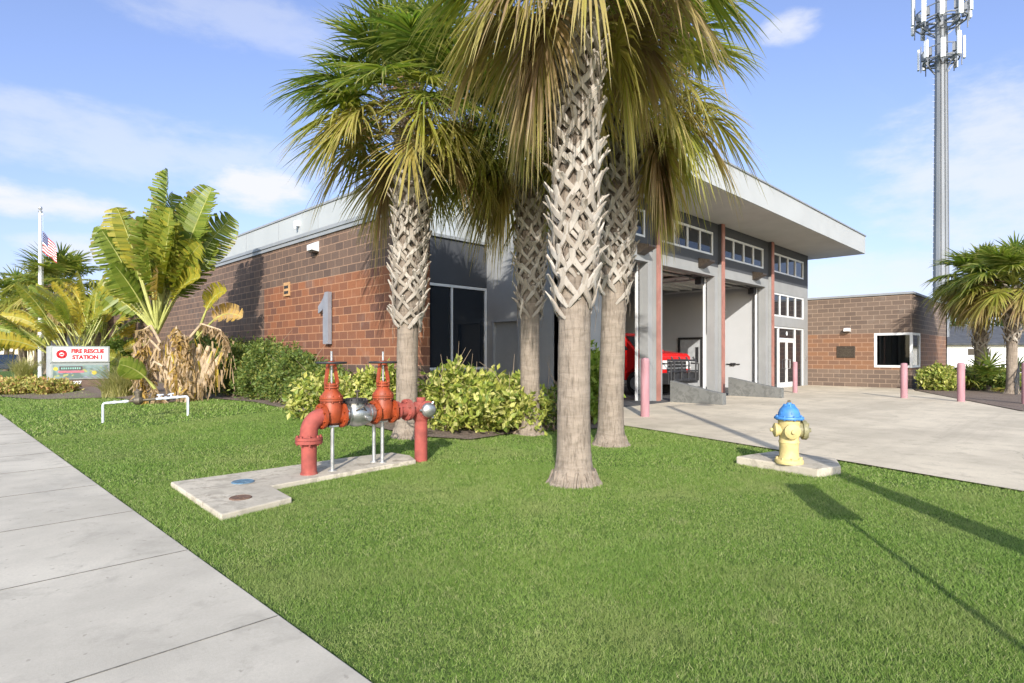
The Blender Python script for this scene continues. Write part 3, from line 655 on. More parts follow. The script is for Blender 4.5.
g.lathe((WX-.031, 7.92, 1.78), [(.035,0),(.035,.006)], 16, (-1,0,0)); subm('plaque_relief', g, M['brass'], pq)
b = MB(); b.box((WX-.22, 7.72, 2.50), (WX-.002, 7.95, 2.66)); b.prism([(WX-.22, 7.72, 2.50), (WX-.22, 7.72, 2.66), (WX-.30, 7.72, 2.52)], (0,.23,0)); part('wing_light', b, M['frame'])
b = MB(); b.box((29.25, WY-.03, 1.2), (29.37, WY-.002, 1.36)); part('door_button', b, M['steel'])
# numeral, wall pack and vent on the brick front
def poly_on_brick(pts, name, mat, th=.10, off=.03):
    b = MB(); b.prism([(BX-off-th, y, z) for y, z in pts], (th,0,0)); return part(name, b, mat)
yc, z0, z1 = 13.62, 1.70, 3.0
M['numeral'] = simple('brushed_numeral', (.29,.30,.34), .45, .4, var=.08, scale=6)
num = poly_on_brick([(yc-.15, z0), (yc-.15, z1), (yc+.02, z1), (yc+.10, z1-.14), (yc+.24, z1-.26), (yc+.36, z1-.34), (yc+.36, z1-.52), (yc+.22, z1-.47), (yc+.11, z1-.42), (yc+.11, z0)], 'numeral', M['numeral'])
for k in range(6): b = MB(); b.cyl((BX-.032, yc-.1, z0+.1+k*.21), (BX+.01, yc-.1, z0+.1+k*.21), .012, 8); subm('numeral_pin', b, M['steel'], num)
b = MB(); b.prism([(BX-.002, 14.18, 4.10), (BX-.20, 14.18, 4.13), (BX-.20, 14.18, 4.27), (BX-.002, 14.18, 4.37)], (0,.27,0)); wl = part('wall_pack_light', b, M['frame'])
g = MB(); g.box((BX-.17, 14.21, 4.07), (BX-.03, 14.42, 4.105)); subm('lens', g, M['bronze'], wl)
b = MB(); b.box((BX-.04, 15.85, 3.08), (BX-.002, 16.2, 3.46)); vt = part('wall_vent', b, simple('vent_tan', (.42,.25,.12), .7))
g = MB()
for k in range(2): g.box((BX-.048, 15.9, 3.14+k*.15), (BX-.041, 16.15, 3.22+k*.15))
subm('louvre', g, M['dark'], vt)

# ------------------------------------------------------------------ bay guide walls, bollards
def ramp_wall(x, ya, yb, label):
    t = MB(); t.prism([(0,0,-.02), (0,0,.64), (0,(yb-ya)*.82,.36), (0,yb-ya,.32), (0,yb-ya,-.02)], (.22,0,0))
    o = t.build('kerb_wall', M['ramp'], loc=(x, ya, .022), bevel=.012); tag(o, label, 'kerb wall', 'sloping concrete guide walls between the bays')
ramp_wall(15.85, 9.0, 7.35, 'sloping concrete guide wall in front of the red truck')
ramp_wall(19.82, 9.0, 7.2, 'sloping concrete guide wall nearest the glass entrance doors')
def bollard(u, v, hgt, r, label):
    ry = raydir(u, v); d = (H-.022)/-ry.z; p = Vector((ry.x*d, ry.y*d, .022))
    b = MB(); b.smooth = True; b.lathe((0,0,0), [(r,-.03),(r,hgt-.07),(r*.93,hgt-.03),(r*.7,hgt-.008),(.001,hgt)], 24)
    o = b.build('bollard', M['pinkpaint'], loc=p); tag(o, label, 'bollard', 'faded pink steel bollards on the driveway')
bollard(645, 416.5, 1.34, .10, 'tall faded pink bollard nearest the palms, at the vehicle bays')
bollard(795, 392.6, 1.17, .085, 'faded pink bollard in front of the glass entrance doors')
bollard(904, 398, 1.15, .10, 'faded pink bollard in front of the block wing window')
bollard(961, 401.5, 1.18, .10, 'faded pink bollard beside the yellow green bush, near the planting bed')
bollard(1026, 404, 1.2, .10, 'faded pink bollard cut by the right edge of the photo')

# ------------------------------------------------------------------ red rescue truck
M['truck_red'] = simple('truck_red', (.55,.012,.012), .25, var=.05, scale=3); M['chev'] = simple('reflective_yellow', (.75,.62,.03), .4, var=.05)
tr = thing('rescue_truck', 'red fire rescue pickup with black grille guard parked in the open bay', 'truck', (17.5, 10.25, .03))
prof = [(0,.55),(0,1.34),(.12,1.46),(1.05,1.56),(1.55,2.06),(1.8,2.12),(3.6,2.12),(4.0,1.5),(6.0,1.5),(6.0,.55),(5.35,.5),(5.2,.75),(4.9,.9),(4.5,.9),(4.2,.75),(4.1,.5),(1.55,.5),(1.42,.75),(1.15,.92),(.8,.92),(.5,.75),(.4,.5)]
b = MB(); b.prism([(0, y, z) for y, z in prof], (2.0,0,0)); b.build('body', M['truck_red'], tr, bevel=.035)
b = MB()
for x in (-.006, 2.001): 
    b.prism([(x,1.30,1.58),(x,1.62,1.98),(x,2.25,2.0),(x,2.25,1.58)], (.005,0,0)); b.prism([(x,2.35,1.58),(x,2.35,2.0),(x,3.45,2.0),(x,3.7,1.58)], (.005,0,0))
b.poly(((.12,1.06,1.60),(1.88,1.06,1.60),(1.8,1.53,2.07),(.2,1.53,2.07))); b.build('windows', M['glass'], tr)
for x in (-.03, 1.80):
    for y in (.98, 4.70):
        b = MB(); b.smooth = True; b.lathe((x, y, .42), [(.2,0),(.38,.01),(.42,.05),(.42,.18),(.38,.22),(.2,.23)], 28, (1,0,0)); wb = b.build('wheel', M['rubber'], tr)
        b = MB(); b.lathe((x-.01 if x < 0 else x+.16, y, .42), [(.24,0),(.24,.03),(.10,.05)], 16, (1,0,0)); b.build('rim', M['steel'], wb)
b = MB(); b.box((.35,-.02,.78),(1.65,.0,1.26)); g = b.build('grille', M['black'], tr)
b = MB()
for k in range(4): b.box((.37,-.035,.82+k*.115),(1.63,-.021,.855+k*.115))
b.build('grille_bar', M['steel'], g)
for x in (.05, 1.67):
    b = MB(); b.box((x,-.03,.92),(x+.28,.0,1.22)); b.build('headlight', simple('lamp_lens', (.7,.7,.68), .15), tr, bevel=.015)
b = MB(); b.box((-.02,-.28,.42),(2.02,-.03,.80)); b.box((.3,-.34,.50),(1.7,-.28,.60)); b.build('bumper', M['black'], tr, bevel=.02)
b = MB()
for x in (.25,.75,1.25,1.75): b.tube([(x,-.32,.5),(x,-.34,1.15),(x,-.22,1.34)], .03, 8)
b.tube([(.05,-.33,.85),(1.95,-.33,.85)], .03, 8); b.tube([(.15,-.30,1.22),(1.85,-.30,1.22)], .03, 8)
for x in (.05,1.95): b.tube([(x,-.33,.5),(x,-.33,1.1),(x,.1,1.12)], .03, 8)
b.build('grille_guard', M['black'], tr)
b = MB()
for k in range(14): y = 1.5+k*.18; b.prism([(-.010,y,.56),(-.010,y+.09,.56),(-.010,y+.17,.80),(-.010,y+.08,.80)], (.006,0,0))
b.build('chevron_stripe', M['chev'], tr)
text('door_lettering', 'FIRE', .24, M['frame'], tr, (-.012, 1.72, 1.22), (R(90), 0, R(-90)), bold=.004)
b = MB(); b.box((.45,2.0,2.12),(1.55,2.35,2.22)); b.build('light_bar', simple('red_lens', (.5,.02,.02), .2), tr, bevel=.02)

# ------------------------------------------------------------------ palms
def nrm(a): return a/np.maximum(np.linalg.norm(a, axis=-1, keepdims=True), 1e-9)
def fan_frond(q, rng, c, az, el, lp, Lb, nseg, droop, hue, bend=.5, wid=.045, fold=.18):
    c = np.array(c, float); d = np.array([math.cos(el)*math.cos(az), math.cos(el)*math.sin(az), math.sin(el)]); p = c.copy(); pts = [p.copy()]
    for k in range(6):
        d = d+np.array([0,0,-bend/6]); d = d/np.linalg.norm(d); p = p+d*lp/6; pts.append(p.copy())
    pts = np.array(pts); s = np.cross(d, [0,0,1.0]); ns = np.linalg.norm(s); s = s/ns if ns > .1 else np.array([math.sin(az), -math.cos(az), 0])
    pw = np.linspace(.03, .016, 7)[:, None]; A = pts-s*pw/1.0*.7; B = pts+s*pw*.7
    q.quads(np.stack([A[:-1], B[:-1], B[1:], A[1:]], 1), 0, 0, min(1, hue+.22))
    n = np.cross(s, d)
    i = np.linspace(-1, 1, nseg)+rng.normal(0, .02, nseg); ai = np.abs(np.clip(i, -1, 1)); phi = i*R(128)
    costa = .38*Lb; cb = p+d*0
    back = (1-ai)**1.2*costa; sag = back*back*.55
    Bp = cb+d*back[:, None]+np.array([0,0,-1.0])*sag[:, None]
    dd = d-np.array([0,0,.4])*(1-ai)[:, None]; dd = nrm(dd)
    D = nrm(dd*np.cos(phi)[:, None]+s*np.sin(phi)[:, None]+n*(fold*np.abs(np.sin(phi)))[:, None]+rng.normal(0, .05, (nseg, 3)))
    Ls = Lb*(1-.38*ai**2)*rng.uniform(.82, 1.08, nseg)
    T = np.array([0, .3, .62, .84, 1.0]); Wd = np.array([.45, 1.0, .75, .42, .04])*wid
    dr = droop*rng.uniform(.6, 1.4, nseg)
    P = Bp[:, None]+D[:, None]*(Ls[:, None]*(T-.18*dr[:, None]*T**2))[..., None]+np.array([0,0,-1.0])*(dr[:, None]*Ls[:, None]*T**2.1)[..., None]
    side = nrm(np.cross(D, n)+rng.normal(0, .30, (nseg, 3))); W = side[:, None]*Wd[None, :, None]*.5
    A = P-W; B = P+W
    for k in range(4):
        q.quads(np.stack([A[:, k], B[:, k], B[:, k+1], A[:, k+1]], 1), 0, np.array([[T[k], T[k], T[k+1], T[k+1]]]), np.clip(hue+rng.normal(0, .07, (nseg, 1)), 0, 1))
def palm_trunk(r, top, bz, seed, lean, r_up, nb, flare=1.45, seg=28):
    rg = random.Random(seed); b = MB(); b.smooth = True
    def cx(z): t = z/top; return Vector((lean[0]*t*t, lean[1]*t*t, 0))
    prof = []; z = -.12
    while z < top+.01:
        k = 1+(flare-1)*math.exp(-max(0, z)/.13); rr = r*k*(1-.06*min(1, z/bz))
        if z > bz-.15: tt = min(1, (z-bz+.15)/.3); rr = r*.94*(1-tt)+r_up*.80*tt
        prof.append((z, rr)); z += .045 if z < .5 else .09
    rings = []
    for z, rr in prof:
        c = cx(max(z, 0)); ring = []
        for j in range(seg):
            a = 2*math.pi*j/seg; jit = 1+.03*math.sin(a*3+z*2+seed)+rg.uniform(-.012, .012)+(.05*math.sin(a*9+seed) if z < .15 else 0)
            ring.append(b.vert((c.x+math.cos(a)*rr*jit, c.y+math.sin(a)*rr*jit, z)))
        rings.append(ring)
    for k in range(len(rings)-1):
        mi = 0 if prof[k][0] < bz else 1
        for j in range(seg): b.face((rings[k][j], rings[k][(j+1) % seg], rings[k+1][(j+1) % seg], rings[k+1][j]), mi)
    for k in range(70 if flare > 1.4 else 0):      # ragged fringe of roots round the foot
        a = rg.uniform(0, 6.283); r0 = r*flare*.92; up_ = Vector((math.cos(a), math.sin(a), 0)); o_ = rg.uniform(.02, .075); da = rg.uniform(-.12, .12)
        b.strap([Vector((math.cos(a)*r0*.86, math.sin(a)*r0*.86, rg.uniform(.06, .16))), Vector((math.cos(a+da)*r0*1.02, math.sin(a+da)*r0*1.02, .035)), Vector((math.cos(a+da)*(r0+o_), math.sin(a+da)*(r0+o_), -.02))], [.018, .022, .012], [.016, .018, .01], [up_]*3, 0)
    # split leaf bases in a spiral lattice
    z = bz-.05; i = 0; step = (top+.35-bz)/nb
    while i < nb:
        th = i*R(137.5)+rg.uniform(-.08, .08); zz = bz-.02+i*step+rg.uniform(-.05, .05)+(rg.uniform(-.16, .03) if i < 12 else 0); ru = r_up*(.86+.10*min(1, (zz-bz)/.5)); c = cx(min(zz, top))
        def pt(a, rad, zh): return Vector((c.x+math.cos(a)*rad, c.y+math.sin(a)*rad, zh))
        rad = Vector((math.cos(th), math.sin(th), 0)); sp = rg.uniform(.60, .86); wl = rg.uniform(.050, .074); top_z = rg.uniform(.08, .19); out = rg.uniform(.035, .11); tw = rg.uniform(-.25, .25)
        for sg in (-1, 1):
            A_ = [th+sg*sp, th+sg*sp*.72, th+sg*sp*.42, th+sg*.10, th+tw*.3-sg*.03, th+tw*.7-sg*.05]
            R_ = [ru*.86, ru*.99, ru*1.06, ru*1.11, ru*1.12+out*.4, ru*1.12+out*rg.uniform(.75, 1.1)]
            Z_ = [zz-.155, zz-.10, zz-.045, zz+.015, zz+.02+top_z*.5, zz+.02+top_z*rg.uniform(.8, 1.05)]
            pp = [pt(a, r_, z_) for a, r_, z_ in zip(A_, R_, Z_)]; ups = [Vector((math.cos(a), math.sin(a), 0)) for a in A_]
            b.strap(pp, [wl*q for q in (.55, .85, .95, 1.0, .85, rg.uniform(.3, .7))], [.014, .022, .026, .028, .024, .012], ups, 2)
        if rg.random() < .55:      # dry fibre strings between the bases
            a = th+rg.uniform(-.3, .3); b.strap([pt(a, ru*1.0, zz-.1), pt(a+rg.uniform(-.2,.2), ru*1.12, zz-.22), pt(a+rg.uniform(-.3,.3), ru*1.10, zz-.42)], [.012, .010, .003], [.006, .005, .003], [Vector((math.cos(a), math.sin(a), 0))]*3, 1)
        i += 1
    return b
def palm_crown(seed, n, Lb, lp, nseg, ctr, dead=.22, wid=.045, azf=None, stalks=3, low=-30, hi=82, huebias=0.0, hang=(), dr0=.45):
    rg = np.random.default_rng(seed); q = MB()
    for i in range(n):
        t = (i+.5)/n; az = i*R(137.5)+rg.normal(0, .25); el = R(hi)+(R(low)-R(hi))*t**.85+rg.normal(0, .24)*(1-.4*t)
        hue = max(0, (t-.50)/.5)**1.3*.62+rg.uniform(0, .14)+huebias*t
        if t > 1-dead: hue = rg.uniform(.35, .95)
        dr = .12+dr0*max(0, t-.12)+rg.uniform(0, .15)
        k = rg.uniform(.85, 1.1)
        fan_frond(q, rg, (ctr[0]+math.cos(az)*.10, ctr[1]+math.sin(az)*.10, ctr[2]+.30*(1-t)-.12), az, el, lp*k*(.8+.35*(1-abs(2*t-1))), Lb*k, nseg, dr, min(1, hue), bend=.2+.45*t, wid=wid)
    for a in hang:
        az = R(a)+rg.normal(0, .15); fan_frond(q, rg, (ctr[0]+math.cos(az)*.16, ctr[1]+math.sin(az)*.16, ctr[2]-.1), az, R(-38)+rg.normal(0, .12), lp*.8, Lb*.95, nseg, .75, rg.uniform(.42, .98), bend=1.5, wid=wid)
    return q
def fruit(seed, ctr, n=3):
    rg = np.random.default_rng(seed); q = MB()
    for i in range(n):
        az = rg.uniform(0, 2*np.pi); base = np.array([math.cos(az), math.sin(az), 0])*.75+np.array(ctr)+np.array([0,0,.15])
        m = 420; t = rg.uniform(0, 1, m); p = base+rg.normal(0, .12, (m, 3))+np.array([math.cos(az), math.sin(az), 0])*(t*.35)[:, None]+np.array([0,0,-1])*(t**1.3*.75)[:, None]
        d = nrm(rg.normal(0, 1, (m, 3))+np.array([0,0,-1.2]))*.09; s = nrm(rg.normal(0, 1, (m, 3)))*.006
        q.quads(np.stack([p-s, p+s, p+d+s, p+d-s], 1), 0)
        q.tube([np.array(ctr)+np.array([0,0,.1]), base+np.array([0,0,.1])-np.array([math.cos(az), math.sin(az), 0])*.2, base], .015, 6)
    return q
def palm(label, loc, rz, top, bz, r, r_up, nb, seed, lean=(0,0), n=44, Lb=1.05, lp=.95, nseg=44, group='cabbage palms on the lawn', dead=.22, wid=.045, nf=2, low=-30, flare=1.45, hi=82, hb=0.0, hang=(), dr0=.45):
    t = thing('palm_tree', label, 'palm tree', loc, rz, group)
    palm_trunk(r, top, bz, seed, lean, r_up, nb, flare).build('trunk', [M['trunk'], M['fibre'], M['boot']], t)
    ctr = (lean[0], lean[1], top+.32)
    palm_crown(seed, n, Lb, lp, nseg, ctr, dead, wid, low=low, hi=hi, huebias=hb, hang=hang, dr0=dr0).build('crown', M['frond'], t, smooth=True)
    if nf: fruit(seed+5, ctr, nf).build('fruit_stalks', M['seed'], t, smooth=False)
    return t
P1 = at(407,437); P2 = at(530,434); P3 = at(574,483); P4 = at(611,445)
palm('palm with rough criss cross bark standing behind the red valve assembly', P1, 0, 4.95, 2.0, .18, .265, 165, 11, (.10,-.05), n=80, Lb=.95, lp=.98, nseg=58, nf=4, dead=.03, low=-10, hb=.04, wid=.036, hang=(125,), dr0=.24)
palm('darker shaded palm at the back of the cluster, beside the grey door', P2, 0, 4.9, 2.3, .175, .245, 130, 23, (.05,0), n=54, Lb=.92, lp=.85, nseg=58, dead=.05, wid=.036, hang=(140, 120, 165, 150))
palm('nearest palm with thick grey criss cross bark and flared base on the lawn', P3, 0, 5.35, 2.12, .185, .25, 185, 37, (.05,-.03), n=56, Lb=.92, lp=.85, nseg=70, dead=.07, low=-8, flare=1.6, hb=.25, wid=.034, hang=(140, 155, 125, 165, 130, -40))
palm('palm at the driveway edge with brown hanging fronds against the roof', P4, 0, 5.25, 2.5, .20, .26, 150, 51, (.22,-.12), n=62, Lb=.95, lp=1.0, nseg=66, dead=.14, low=-6, hb=.32, wid=.036, hang=(-45, -32, -55, -65, -28, -75, -40, -50))
GR2 = 'palms in the planting bed by the block wing'
palm('dark trunked palm beside the block wing wall', (30.4,3.2,.03), .4, 4.0, 1.7, .22, .28, 60, 61, (0,0), n=72, Lb=.95, lp=.82, nseg=36, group=GR2, dead=.03, wid=.07, low=-16, hb=.2)
palm('pale trunked palm nearest the right edge of the photo', (27.9,2.05,.03), 1.1, 3.6, 2.0, .17, .25, 46, 71, (-.1,.1), n=72, Lb=.95, lp=.85, nseg=36, group=GR2, dead=.03, wid=.07, low=-16, hb=.2)
GR3 = 'palms beyond the station sign'
for (u, d, top, sd_, lab) in ((23, 34, 3.7, 81, 'slim palm farthest left beyond the sign'), (47, 37, 4.6, 82, 'palm with pale trunk right behind the flagpole'), (62, 31, 4.3, 83, 'palm with shaggy trunk between flagpole and sign')):
    rr = raydir(u, 356); p = (rr.x*d, rr.y*d, float(ground(rr.x*d, rr.y*d)))
    palm(lab, p, sd_, top, top*.62, .20, .27, 34, sd_, n=70, Lb=1.2, lp=1.3, nseg=26, group=GR3, dead=.14, wid=.09, low=-38, nf=1, hb=.55)

# ------------------------------------------------------------------ broad-leaf fan plants
def banana_leaf(q, st_, rng, base, d, lp, lb, wd, hue, bend, roll=0, tear=.25, dry=False, ns=None):
    d = np.array(d, float)/np.linalg.norm(d); p = np.array(base, float); n1 = 8; pts = [p.copy()]
    for k in range(n1): d = d+np.array([0,0,-bend*.25/n1]); d /= np.linalg.norm(d); p = p+d*lp/n1; pts.append(p.copy())
    st_.tube(pts, list(np.linspace(.045, .022, n1+1)), 6, 1 if dry else 0)
    n2 = ns or max(16, int(lb/.055)); mid = [p.copy()]; dirs = [d.copy()]
    for k in range(n2): d = d+np.array([0,0,-bend/n2]); d /= np.linalg.norm(d); p = p+d*lb/n2; mid.append(p.copy()); dirs.append(d.copy())
    mid = np.array(mid); dirs = np.array(dirs)
    st_.tube(mid[::3], list(np.linspace(.02, .006, len(mid[::3]))), 5, 1 if dry else 0)
    s = np.cross(dirs, [0,0,1.0]); s = nrm(s); nn = np.cross(s, dirs); s2 = s*math.cos(roll)+nn*math.sin(roll); n2v = np.cross(s2, dirs)
    t = np.linspace(0, 1, n2+1); prof = np.sin(np.pi*np.clip(t*.97+.03, 0, 1)**.85)**.42*wd
    for sg in (-1, 1):
        drop = np.cumsum(rng.normal(0, tear*.35, n2)); drop = (drop-np.mean(drop))*.12+rng.normal(0, tear*.45, n2); fwd = .25+rng.normal(0, tear*.10, n2)
        for (k0, k1, tA, tB) in ((0, .5, 0., .25), (.5, 1.0, .25, 1.0)):
            def at_(k, j, e):
                # k along width 0..1, j strip index, e edge 0/1
                jj = np.arange(n2)+e; w_ = prof[jj]*k; fold = (.20*k+.22*k*k)+drop*k
                if dry: fold = fold+.9*k
                return mid[jj]+s2[jj]*(sg*w_)[:, None]*np.cos(np.clip(fold, -1.4, 1.4))[:, None]+n2v[jj]*(-w_*np.sin(np.clip(fold, -1.4, 1.4)))[:, None]*-1*-1+dirs[jj]*(fwd*w_)[:, None]
            A = at_(k0, 0, 0); B = at_(k0, 0, 1); Cc = at_(k1, 0, 1); Dd = at_(k1, 0, 0)
            if k1 == 1.0: Cc = Cc+(Dd-Cc)*np.where(rng.uniform(0, 1, n2) < .30, rng.uniform(.2, .7, n2), rng.uniform(0, .06, n2))[:, None]
            q.quads(np.stack([A, B, Cc, Dd], 1), 0, np.array([[tA, tA, tB, tB]])*rng.uniform(.5, 1.0, (n2, 1)), np.clip(hue+rng.normal(0, .05, (n2, 1)), 0, 1))
def dry_leaf(q, st_, rng, base, pts, wd, hue=.85):
    # a dead leaf hanging along a bent stalk
    pts = [np.array(p, float)+np.array(base) for p in pts]
    path = []
    for a, b_ in zip(pts, pts[1:]):
        for k in range(8): path.append(a+(b_-a)*k/8)
    path.append(pts[-1]); st_.tube(path, list(np.linspace(.035, .012, len(path))), 6, 1)
    half = path[len(path)//3:]
    m = 7
    for a, b_ in zip(half, half[1:]):
        n = m; c = a+(b_-a)*rng.uniform(0, 1, (n, 1)); o = rng.normal(0, .09, (n, 3)); o[:, 2] = -np.abs(rng.normal(wd, wd*.4, n))
        s = nrm(rng.normal(0, 1, (n, 3))*np.array([1,1,.2]))*rng.uniform(.012, .035, (n, 1)); mdl = c+o*.5+rng.normal(0, .04, (n, 3))
        q.quads(np.stack([c-s, c+s, mdl+s*1.2, mdl-s*1.2], 1), 0, 0, np.clip(hue+rng.normal(0, .08, (n, 1)), 0, 1)); q.quads(np.stack([mdl-s*1.2, mdl+s*1.2, c+o+s*.5, c+o-s*.5], 1), 0, 0, np.clip(hue+rng.normal(0, .08, (n, 1)), 0, 1))
def traveller():
    base = at(186,401); t = thing('travellers_palm', 'huge fan shaped banana leaf palm with dead brown skirts by the brick front', 'palm tree', base)
    rng = np.random.default_rng(5); q = MB(); stv = MB(); stv.smooth = True
    # fan plane faces the camera side: along e
    e = np.array([FY, -FX, 0.0]); f = np.array([-FX, -FY, 0.0])*1.0
    c0 = e*-.75+np.array([0,0,1.75])
    def leaf(ang, lp, lb, wd, hue, bend, fo=0, c=c0, roll=None, tear=.3):
        ang *= .70; d = e*math.sin(ang)+np.array([0,0,1])*math.cos(ang)+f*fo; banana_leaf(q, stv, rng, c, d, lp*.74, lb*.74, wd*1.42, hue, bend, roll if roll is not None else math.pi/2+rng.uniform(-.55, .55), tear)
    for ang, lp, lb, wd, hue, bend, fo in ((-.58,1.9,2.2,.30,.03,.35,.1), (-.44,1.9,2.3,.32,.02,.25,-.1), (-.30,1.9,2.2,.36,.05,.2,.15), (-.18,2.1,2.4,.34,.10,.2,-.15), (-.04,1.8,2.2,.40,.05,.15,.12), (.06,2.5,2.6,.42,.10,.12,-.1), (.13,2.8,2.9,.44,.08,.08,.05), (.22,2.6,2.5,.38,.12,.2,-.15),
        (.30,2.2,2.2,.40,.16,.35,.2), (.42,2.9,2.6,.40,.05,.25,-.05), (.50,2.6,2.4,.38,.10,.5,-.2), (-.36,1.2,1.5,.36,.05,.4,.4), (.62,1.9,1.9,.34,.20,.7,.2), (.80,1.5,1.7,.26,.27,.9,.3), (.18,1.5,1.6,.34,.10,.5,.35), (.36,1.3,1.4,.24,.72,1.0,.4), (.02,1.3,1.7,.34,.10,.4,-.3)):
        leaf(ang, lp, lb, wd, hue, bend, fo)
    for k in range(16):
        a_ = -.62+1.2*k/15+rng.normal(0, .05); leaf(a_, rng.uniform(1.5, 2.7)*(1-.3*abs(a_)), rng.uniform(1.7, 2.5), rng.uniform(.32, .42), rng.uniform(0, .26), rng.uniform(.1, .5), rng.uniform(-.35, .35), tear=rng.uniform(.3, .6))
    for k in range(7):
        a_ = rng.uniform(-1.15, -.7); leaf(a_, rng.uniform(.8, 1.3), rng.uniform(1.3, 1.8), rng.uniform(.26, .34), rng.uniform(.02, .30), rng.uniform(.3, .7), rng.uniform(-.2, .3), tear=rng.uniform(.3, .6))
    # a second head leaning right, and the short young leaf at the foot
    leaf(.55, 1.0, 1.3, .22, .30, 1.2, .2, c=e*.3+np.array([0,0,1.7])); leaf(.9, .9, 1.2, .20, .75, 1.3, .1, c=e*.3+np.array([0,0,1.6]))
    leaf(-.55, .5, .9, .22, .03, .8, .5, c=e*-.5+f*.5+np.array([0,0,.35]), tear=.05)
    q.build('leaves', M['banana'], t, smooth=False)
    # packed leaf bases: a V shaped stump wrapped in dry fibre
    b = MB(); b.smooth = True
    for k in range(11):
        a = -.72+k*.13; p0 = e*.05*k*.3+f*(.05*(k % 2)); d = e*math.sin(a)+np.array([0,0,1])*math.cos(a)
        pts = [p0+d*z*1.0+np.array([0,0,-.05 if z == 0 else 0]) for z in np.linspace(0, 1.5, 8)]; b.tube(pts, [.15,.15,.14,.13,.12,.10,.08,.05], 8, 1)
    b.build('leaf_bases', [M['stalk'], M['drystalk']], t)
    qd = MB()
    for sgn, pts in ((-1, [(-.5,0,1.5),(-.9,0,1.95),(-1.3,0,1.8),(-1.5,0,1.2),(-1.45,0,.55)]), (-1, [(-.5,0,1.3),(-.9,0,1.6),(-1.25,0,1.3),(-1.2,0,.5),(-1.15,0,.1)]), (-1, [(-.3,.1,.9),(-.75,.1,1.1),(-1.0,.1,.8),(-.7,.1,.35),(-.15,.1,.02)]),
                     (1, [(.4,0,1.5),(.9,0,1.95),(1.5,0,1.8),(1.75,0,1.4)]), (1, [(.3,.2,1.5),(.45,.2,1.8),(.55,.2,1.2),(.5,.2,.15)]), (1, [(.2,.3,1.4),(.3,.3,1.7),(.35,.35,1.2),(.3,.4,.1)])):
        for rep in range(1):
            jit = rng.normal(0, .08, 3); dry_leaf(qd, stv, rng, np.zeros(3), [e*(x*(.62 if x < 0 else .8)-.2)+f*(y+.25)+np.array([0,0,z])+jit*(i > 0) for i, (x, y, z) in enumerate(pts)], .20, rng.uniform(.72,.98))
    n = 380; a = rng.uniform(-.8, .95, n); h = rng.uniform(.1, 1.75, n); p = e*(np.sin(a)*h*1.0+.1)[:, None]*1.0+np.array([0,0,1])*(h*np.cos(a)*1.0)[:, None]+f*rng.uniform(.02, .26, n)[:, None]
    dn = np.array([0,0,-1])*rng.uniform(.15, .5, n)[:, None]+rng.normal(0, .07, (n, 3)); s = nrm(rng.normal(0, 1, (n, 3))*np.array([1,1,.1]))*rng.uniform(.01, .03, (n, 1))
    qd.quads(np.stack([p-s, p+s, p+dn+s*.6, p+dn-s*.6], 1), 0, 0, np.where(rng.uniform(0,1,(n,1))<.12, rng.uniform(.35,.5,(n,1)), rng.uniform(.74, 1, (n, 1))))
    qd.build('dead_leaves', M['banana'], t, smooth=False)
    stv.build('stalks', [M['stalk'], M['drystalk']], t)
traveller()
def small_clump(u, d, label, seed, n, hgt, huer):
    rr = raydir(u, 356); x, y = rr.x*d, rr.y*d; t = thing('banana_clump', label, 'plant', (x, y, float(ground(x, y)))); rng = np.random.default_rng(seed); q = MB(); sv = MB(); sv.smooth = True
    for k in range(n):
        az = k*R(137.5); el = rng.uniform(.25, 1.1); d_ = np.array([math.cos(az)*math.sin(el), math.sin(az)*math.sin(el), math.cos(el)])
        banana_leaf(q, sv, rng, (rng.normal(0,.2), rng.normal(0,.2), .3), d_, hgt*rng.uniform(.45, .7), hgt*rng.uniform(.4, .6), rng.uniform(.26, .40), rng.uniform(*huer), rng.uniform(.4, 1.3), math.pi/2*rng.integers(0, 2)+rng.uniform(-.5, .5), .35)
    q.build('leaves', M['banana'], t); sv.build('stalks', [M['stalk'], M['drystalk']], t)
small_clump(76, 25.5, 'yellow and orange broad leaved clump right behind the station sign', 91, 30, 4.3, (.02, .5))
small_clump(100, 29, 'tall yellow green broad leaved clump left of the fan palm', 92, 24, 5.4, (.0, .45))

# ------------------------------------------------------------------ shrubs
def leaf_cards(q, rng, ctr, rad, n, size, flat=.0, mi=0, aspect=.45, hollow=.55):
    d = nrm(rng.normal(0, 1, (n, 3))); rr = (hollow+(1-hollow)*rng.uniform(0, 1, n)**.6)*(1+.26*np.sin(d[:, 0]*7+d[:, 2]*5+ctr[0]*9)+.20*np.sin(d[:, 1]*11+ctr[1]*5))
    p = np.array(ctr)+d*rr[:, None]*np.array(rad)
    p = p[p[:, 2] > .02]; n = len(p); ax = nrm(rng.normal(0, 1, (n, 3))+nrm(p-np.array(ctr))*.7+np.array([0,0,.25])); s = nrm(np.cross(ax, rng.normal(0, 1, (n, 3))))
    sz = size*rng.uniform(.45, 1.5, (n, 1)); nn = np.cross(ax, s)
    q.quads(np.stack([p, p+ax*sz*.5+s*sz*aspect*.5+nn*sz*.06, p+ax*sz, p+ax*sz*.5-s*sz*aspect*.5+nn*sz*.06], 1), mi)
